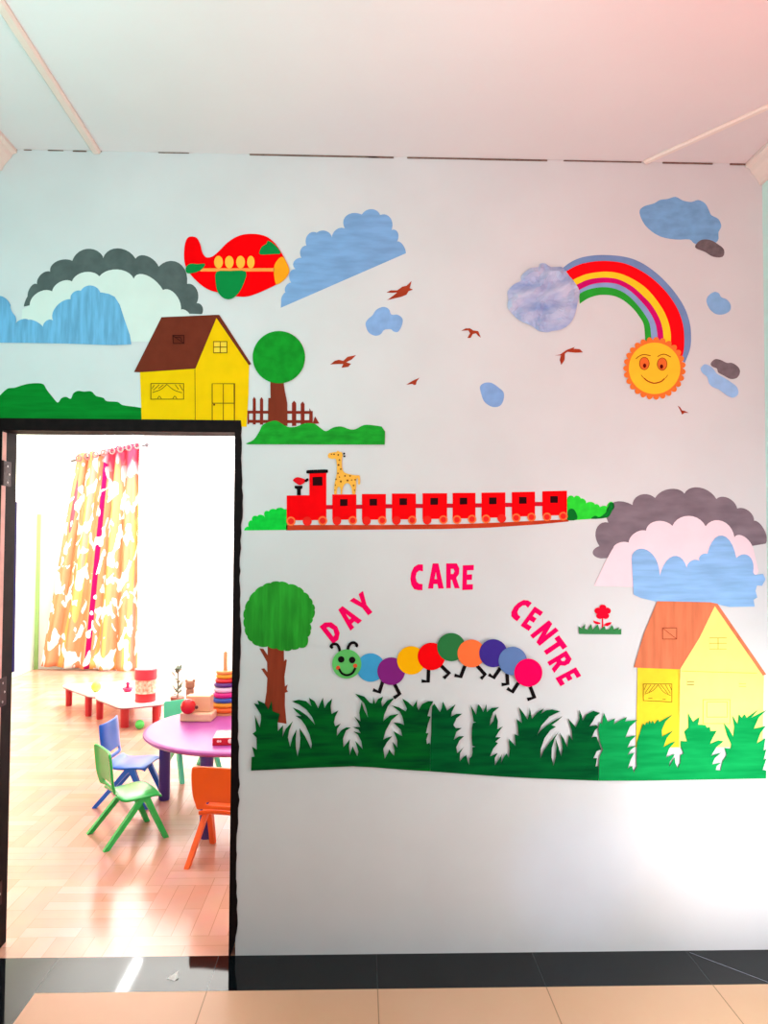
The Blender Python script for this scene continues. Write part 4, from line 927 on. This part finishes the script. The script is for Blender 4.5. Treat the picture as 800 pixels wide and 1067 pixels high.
# ---- curtain on its rod
YC = 9.3
def pc(x, y, Y=YC): X, Z = on_plane(x, y, Y); return Vector((X, Y, Z))
def curtain_mat():
    m = bpy.data.materials.new('printed_curtain'); m.use_nodes = True
    nt = m.node_tree; b = nt.nodes['Principled BSDF']; N = nt.nodes; Lk = nt.links
    tc = N.new('ShaderNodeTexCoord')
    def ramp(src, els, interp='CONSTANT'):
        r = N.new('ShaderNodeValToRGB'); r.color_ramp.interpolation = interp
        while len(r.color_ramp.elements) < len(els): r.color_ramp.elements.new(0.5)
        for e, (p, c) in zip(r.color_ramp.elements, els): e.position = p; e.color = (*lin(c), 1)
        Lk.new(src, r.inputs['Fac']); return r
    mp = N.new('ShaderNodeMapping'); mp.inputs['Scale'].default_value = (5.5, 0.6, 1.6); Lk.new(tc.outputs['UV'], mp.inputs['Vector'])
    n1 = N.new('ShaderNodeTexNoise'); n1.inputs['Scale'].default_value = 1.0; n1.inputs['Detail'].default_value = 1; Lk.new(mp.outputs[0], n1.inputs['Vector'])
    base = ramp(n1.outputs['Fac'], [(0, (214, 84, 100)), (0.36, (222, 146, 106)), (0.52, (228, 176, 104)), (0.60, (222, 156, 130))])
    mp2 = N.new('ShaderNodeMapping'); mp2.inputs['Scale'].default_value = (11, 13, 1); Lk.new(tc.outputs['UV'], mp2.inputs['Vector'])
    n2 = N.new('ShaderNodeTexNoise'); n2.inputs['Scale'].default_value = 1.0; n2.inputs['Detail'].default_value = 1.5; n2.inputs['Distortion'].default_value = 0.6; Lk.new(mp2.outputs[0], n2.inputs['Vector'])
    msk = ramp(n2.outputs['Fac'], [(0, (0, 0, 0)), (0.55, (255, 255, 255))])
    mc = N.new('ShaderNodeMix'); mc.data_type = 'RGBA'; Lk.new(msk.outputs[0], mc.inputs['Factor']); Lk.new(base.outputs[0], mc.inputs['A']); mc.inputs['B'].default_value = (0.96, 0.94, 0.92, 1)
    # red heading at the top and a magenta stripe where the two widths meet
    sp = N.new('ShaderNodeSeparateXYZ'); Lk.new(tc.outputs['UV'], sp.inputs[0])
    ad = N.new('ShaderNodeMath'); ad.operation = 'MULTIPLY_ADD'; Lk.new(n1.outputs['Fac'], ad.inputs[0]); ad.inputs[1].default_value = 0.35; Lk.new(sp.outputs['Y'], ad.inputs[2])
    top = ramp(ad.outputs[0], [(0, (255, 255, 255)), (0.24, (255, 255, 255)), (0.36, (0, 0, 0))], 'LINEAR')
    mt_ = N.new('ShaderNodeMix'); mt_.data_type = 'RGBA'; 
    xr = ramp(sp.outputs['X'], [(0, (40, 40, 40)), (0.35, (60, 60, 60)), (0.5, (255, 255, 255))], 'LINEAR')
    tm = N.new('ShaderNodeMath'); tm.operation = 'MULTIPLY'; Lk.new(top.outputs[0], tm.inputs[0]); Lk.new(xr.outputs[0], tm.inputs[1])
    Lk.new(tm.outputs[0], mt_.inputs['Factor']); Lk.new(mc.outputs['Result'], mt_.inputs['A']); mt_.inputs['B'].default_value = (*lin((206, 60, 84)), 1)
    st = ramp(sp.outputs['X'], [(0, (0, 0, 0)), (0.45, (255, 255, 255)), (0.495, (0, 0, 0))])
    mw = N.new('ShaderNodeMath'); mw.operation = 'MULTIPLY'; Lk.new(st.outputs[0], mw.inputs[0])
    iv = N.new('ShaderNodeMath'); iv.operation = 'SUBTRACT'; iv.inputs[0].default_value = 1.0; Lk.new(msk.outputs[0], iv.inputs[1]); Lk.new(iv.outputs[0], mw.inputs[1])
    ms = N.new('ShaderNodeMix'); ms.data_type = 'RGBA'; Lk.new(mw.outputs[0], ms.inputs['Factor']); Lk.new(mt_.outputs['Result'], ms.inputs['A']); ms.inputs['B'].default_value = (*lin((160, 10, 80)), 1)
    Lk.new(ms.outputs['Result'], b.inputs['Base Color']); b.inputs['Roughness'].default_value = 0.9
    b.inputs['Specular IOR Level'].default_value = 0.1
    return m
ct = thing('curtain', 'orange and yellow printed eyelet curtain hanging on a sloping rod', 'curtain', pc(95, 698))
cO = Vector(ct.location)
bm = bmesh.new(); uvl = bm.loops.layers.uv.new('UVMap')
NX, NZ = 110, 40; G = []; UVc = {}
for j in range(NZ+1):
    v_ = j/NZ; row = []
    for i in range(NX+1):
        u_ = i/NX
        top = pc(82+u_*64, 473-u_*12.5); bot = pc(43+u_*100, 694+u_*6)
        p = top.lerp(bot, v_)
        sag = 0.0
        p = p + Vector((0, -0.034*sin(u_*2*pi*5.0) - 0.014*sin(u_*2*pi*11+1+v_*1.5), 0))
        vt = bm.verts.new(p-cO); UVc[vt] = (u_, v_); row.append(vt)
    G.append(row)
for j in range(NZ):
    for i in range(NX): bm.faces.new((G[j][i], G[j][i+1], G[j+1][i+1], G[j+1][i]))
for f_ in bm.faces:
    for l_ in f_.loops: l_[uvl].uv = UVc[l_.vert]
o = obj('cloth', bm, curtain_mat(), ct, smooth=True)
sd_ = o.modifiers.new('thick', 'SOLIDIFY'); sd_.thickness = 0.004
rod = thing('curtain_rod', 'thin dark rod with ball end carrying the printed curtain', 'curtain rod', pc(115, 470))
rO = Vector(rod.location)
bm = bmesh.new(); a_, b_ = pc(74, 480.5)-rO, pc(153, 463.5)-rO
tube(bm, [a_, b_], 0.011, 10); obj('pole', bm, PL('rod_dark_metal', (60, 50, 56), 0.3), rod, smooth=True)
bm = bmesh.new(); ball(bm, b_, 0.026, 14); obj('finial', bm, PL('rod_dark_metal', (60, 50, 56), 0.3), rod, smooth=True)
for k in range(2):
    p = a_.lerp(b_, 0.06 if k == 0 else 0.96)
    bm = bmesh.new(); tube(bm, [p, p+Vector((0, RY1-YC, 0))], 0.012, 8); obj('bracket', bm, PL('rod_dark_metal', (60, 50, 56), 0.3), rod)
for k in range(8):
    p = pc(84.5+k*8.6, 478.2-k*1.86)-cO
    bm = bmesh.new(); seg = 16
    for q in range(seg):
        pass
    ring_pts = [p+Vector((0.03*cos(2*pi*q/16), -0.078, 0.034*sin(2*pi*q/16))) for q in range(17)]
    tube(bm, ring_pts, 0.010, 6, caps=False)
    obj('eyelet', bm, PL('eyelet_red', (236, 96, 96), 0.4), ct, smooth=True)
# ---- dark blue cloth hanging behind the door frame
hc = thing('hanging_cloth', 'narrow dark blue cloth hanging just inside the doorway behind the left jamb', 'cloth', (-1.421, 3.145, on_plane(19, 700, 3.15)[1]))
zt_ = on_plane(19, 523, 3.15)[1]-hc.location.z
bm = bmesh.new(); R_ = []
for zz in [zt_*k/8 for k in range(9)]:
    R_.append([bm.verts.new((0.032*cos(2*pi*k/16)*(1-0.12*(zz/zt_)), 0.02*sin(2*pi*k/16)+0.004*sin(6*2*pi*k/16), zz)) for k in range(16)])
for a_, b_ in zip(R_, R_[1:]):
    for k in range(16): bm.faces.new((a_[k], a_[(k+1) % 16], b_[(k+1) % 16], b_[k]))
bm.faces.new(R_[0][::-1]); bm.faces.new(R_[-1])
obj('cloth', bm, PL('navy_cloth', (44, 40, 120), 0.9, 0.1), hc, smooth=True)
# ---- daylight window whose head shows above the curtain rod
win = thing('window_1', None, None, (-2.93, RY1, 0.9)); tag(win, kind='structure')
bm = bmesh.new()
for a_ in ((-0.36, -0.32, 0, 2.14), (0.26, 0.30, 0, 2.14), (-0.32, 0.26, 0, 0.04), (-0.32, 0.26, 2.10, 2.14)): box(bm, a_[0], a_[1], -0.03, -0.001, a_[2], a_[3])
obj('window_frame', bm, M_white, win)
gl = bpy.data.materials.new('daylight_pane'); gl.use_nodes = True
gl.node_tree.nodes['Principled BSDF'].inputs['Emission Color'].default_value = (1, 1, 1, 1)
gl.node_tree.nodes['Principled BSDF'].inputs['Emission Strength'].default_value = 14.0
bm = bmesh.new(); box(bm, -0.32, 0.26, -0.012, -0.002, 0.04, 2.10); obj('window_pane', bm, gl, win)
# ---- pale green panel on the far wall left of the curtain
bm = bmesh.new(); a_ = on_plane(29, 697, RY1); b_ = on_plane(43, 536, RY1)
box(bm, a_[0], b_[0], RY1-0.02, RY1-0.001, 0.0, b_[1]); tag(obj('trim_7', bm, mat('pale_green_panel', (164, 206, 130), 0.8, 0.1, 0.02)), kind='structure')
# ---- paper scrap on the granite
sc_ = thing('paper_scrap', 'tiny folded white paper scrap lying on the black granite threshold', 'paper scrap', (-0.672, 2.85, 0.0))
bm = bmesh.new()
v = [bm.verts.new(p) for p in ((-0.02, 0.0, 0.001), (0.012, -0.016, 0.001), (0.016, 0.02, 0.016), (0.022, 0.004, 0.001))]
bm.faces.new((v[0], v[1], v[2])); bm.faces.new((v[1], v[3], v[2])); bm.faces.new((v[0], v[2], v[3])); bm.faces.new((v[0], v[3], v[1]))
obj('fold', bm, mat('scrap_white', (240, 240, 236), 0.8, 0.1), sc_)

# =================================================================== LIGHT
wd = bpy.data.worlds.new('world'); scn.world = wd; wd.use_nodes = True
wd.node_tree.nodes['Background'].inputs[0].default_value = (0.80, 1.0, 1.02, 1)
wd.node_tree.nodes['Background'].inputs[1].default_value = 0.5
def area(name, loc, target, size, power, col=(1, 1, 1), size_y=None, spread=None):
    l = bpy.data.lights.new(name, 'AREA'); l.energy = power; l.color = col; l.size = size
    if size_y: l.shape = 'RECTANGLE'; l.size_y = size_y
    if spread: l.spread = radians(spread)
    o = bpy.data.objects.new(name, l); COL.objects.link(o); o.location = loc
    d_ = Vector(target)-Vector(loc); o.rotation_euler = d_.to_track_quat('-Z', 'Y').to_euler()
    return o
# near room
area('wall_fill_right', (1.55, 2.15, 0.85), (1.15, 3.0, 0.85), 0.7, 18, (0.95, 0.97, 1.0), 1.2)  # added fill that whitens the lower right wall; no window is modelled here
area('pink_fill_behind', (1.0, -1.2, 1.7), (0.9, 3.0, 1.3), 1.6, 23, (1, 0.86, 0.88), 2.0)  # added pinkish fill from behind the camera, no real fixture
area('pink_ceiling_fill', (1.0, 0.9, 1.7), (1.0, 1.4, 3.1), 0.8, 24, (1.0, 0.22, 0.21))  # made-up lamp that tints the right of the ceiling pink
area('cyan_wall_fill', (-1.1, 1.4, 1.9), (-1.2, 3.0, 2.8), 0.6, 12, (0.26, 1.0, 0.92))  # made-up cyan lamp that tints the upper left wall
area('cyan_wall_fill_high', (0.2, 1.7, 2.4), (0.2, 3.0, 2.9), 0.6, 2.2, (0.4, 1.0, 0.95))  # weaker cyan fill added for the top middle of the wall
area('cool_ceiling_fill', (-0.9, 1.0, 1.7), (-1.0, 1.8, 3.1), 0.8, 8, (0.85, 1.0, 0.97))  # added fill aimed up to lift the left of the ceiling
def spot(name, loc, target, power, angle, blend, col):
    l = bpy.data.lights.new(name, 'SPOT'); l.energy = power; l.color = col; l.spot_size = radians(angle); l.spot_blend = blend; l.shadow_soft_size = 0.05
    o = bpy.data.objects.new(name, l); COL.objects.link(o); o.location = loc
    o.rotation_euler = (Vector(target)-Vector(loc)).to_track_quat('-Z', 'Y').to_euler()
spot('white_spot_fill', (1.5, 1.0, 0.8), (1.6, 3.0, 0.55), 130, 40, 1.0, (1.0, 0.98, 1.0))  # unseen spot added to blow out the lower right wall
spot('blue_spot_fill', (1.0, 1.0, 0.6), (0.84, 3.0, 0.30), 26, 19, 1.0, (0.16, 0.5, 1.0))  # unseen blue spot added to tint the edge of the white patch
# playroom
area('playroom_fill_down', (-1.2, 4.9, 3.05), (-1.2, 4.9, 0), 3.0, 72, (1, 0.96, 1.0), 3.0)  # added overhead fill for the playroom, not a known fixture
area('playroom_tube_light', (-2.42, 8.3, 3.05), (-2.42, 8.3, 0), 0.10, 9, (1, 1, 1), 0.8)
area('playroom_wall_fill', (0.2, 7.9, 2.7), (-0.4, 9.4, 1.3), 3.4, 300, (1, 1, 1), 0.8)  # added fill that overexposes the far wall, not a known fixture
area('playroom_ceiling_fill', (-2.2, 8.4, 2.55), (-2.2, 8.4, 3.1), 2.2, 85, (0.95, 1, 0.98), 1.2)  # added fill that brightens the ceiling mirrored in the granite
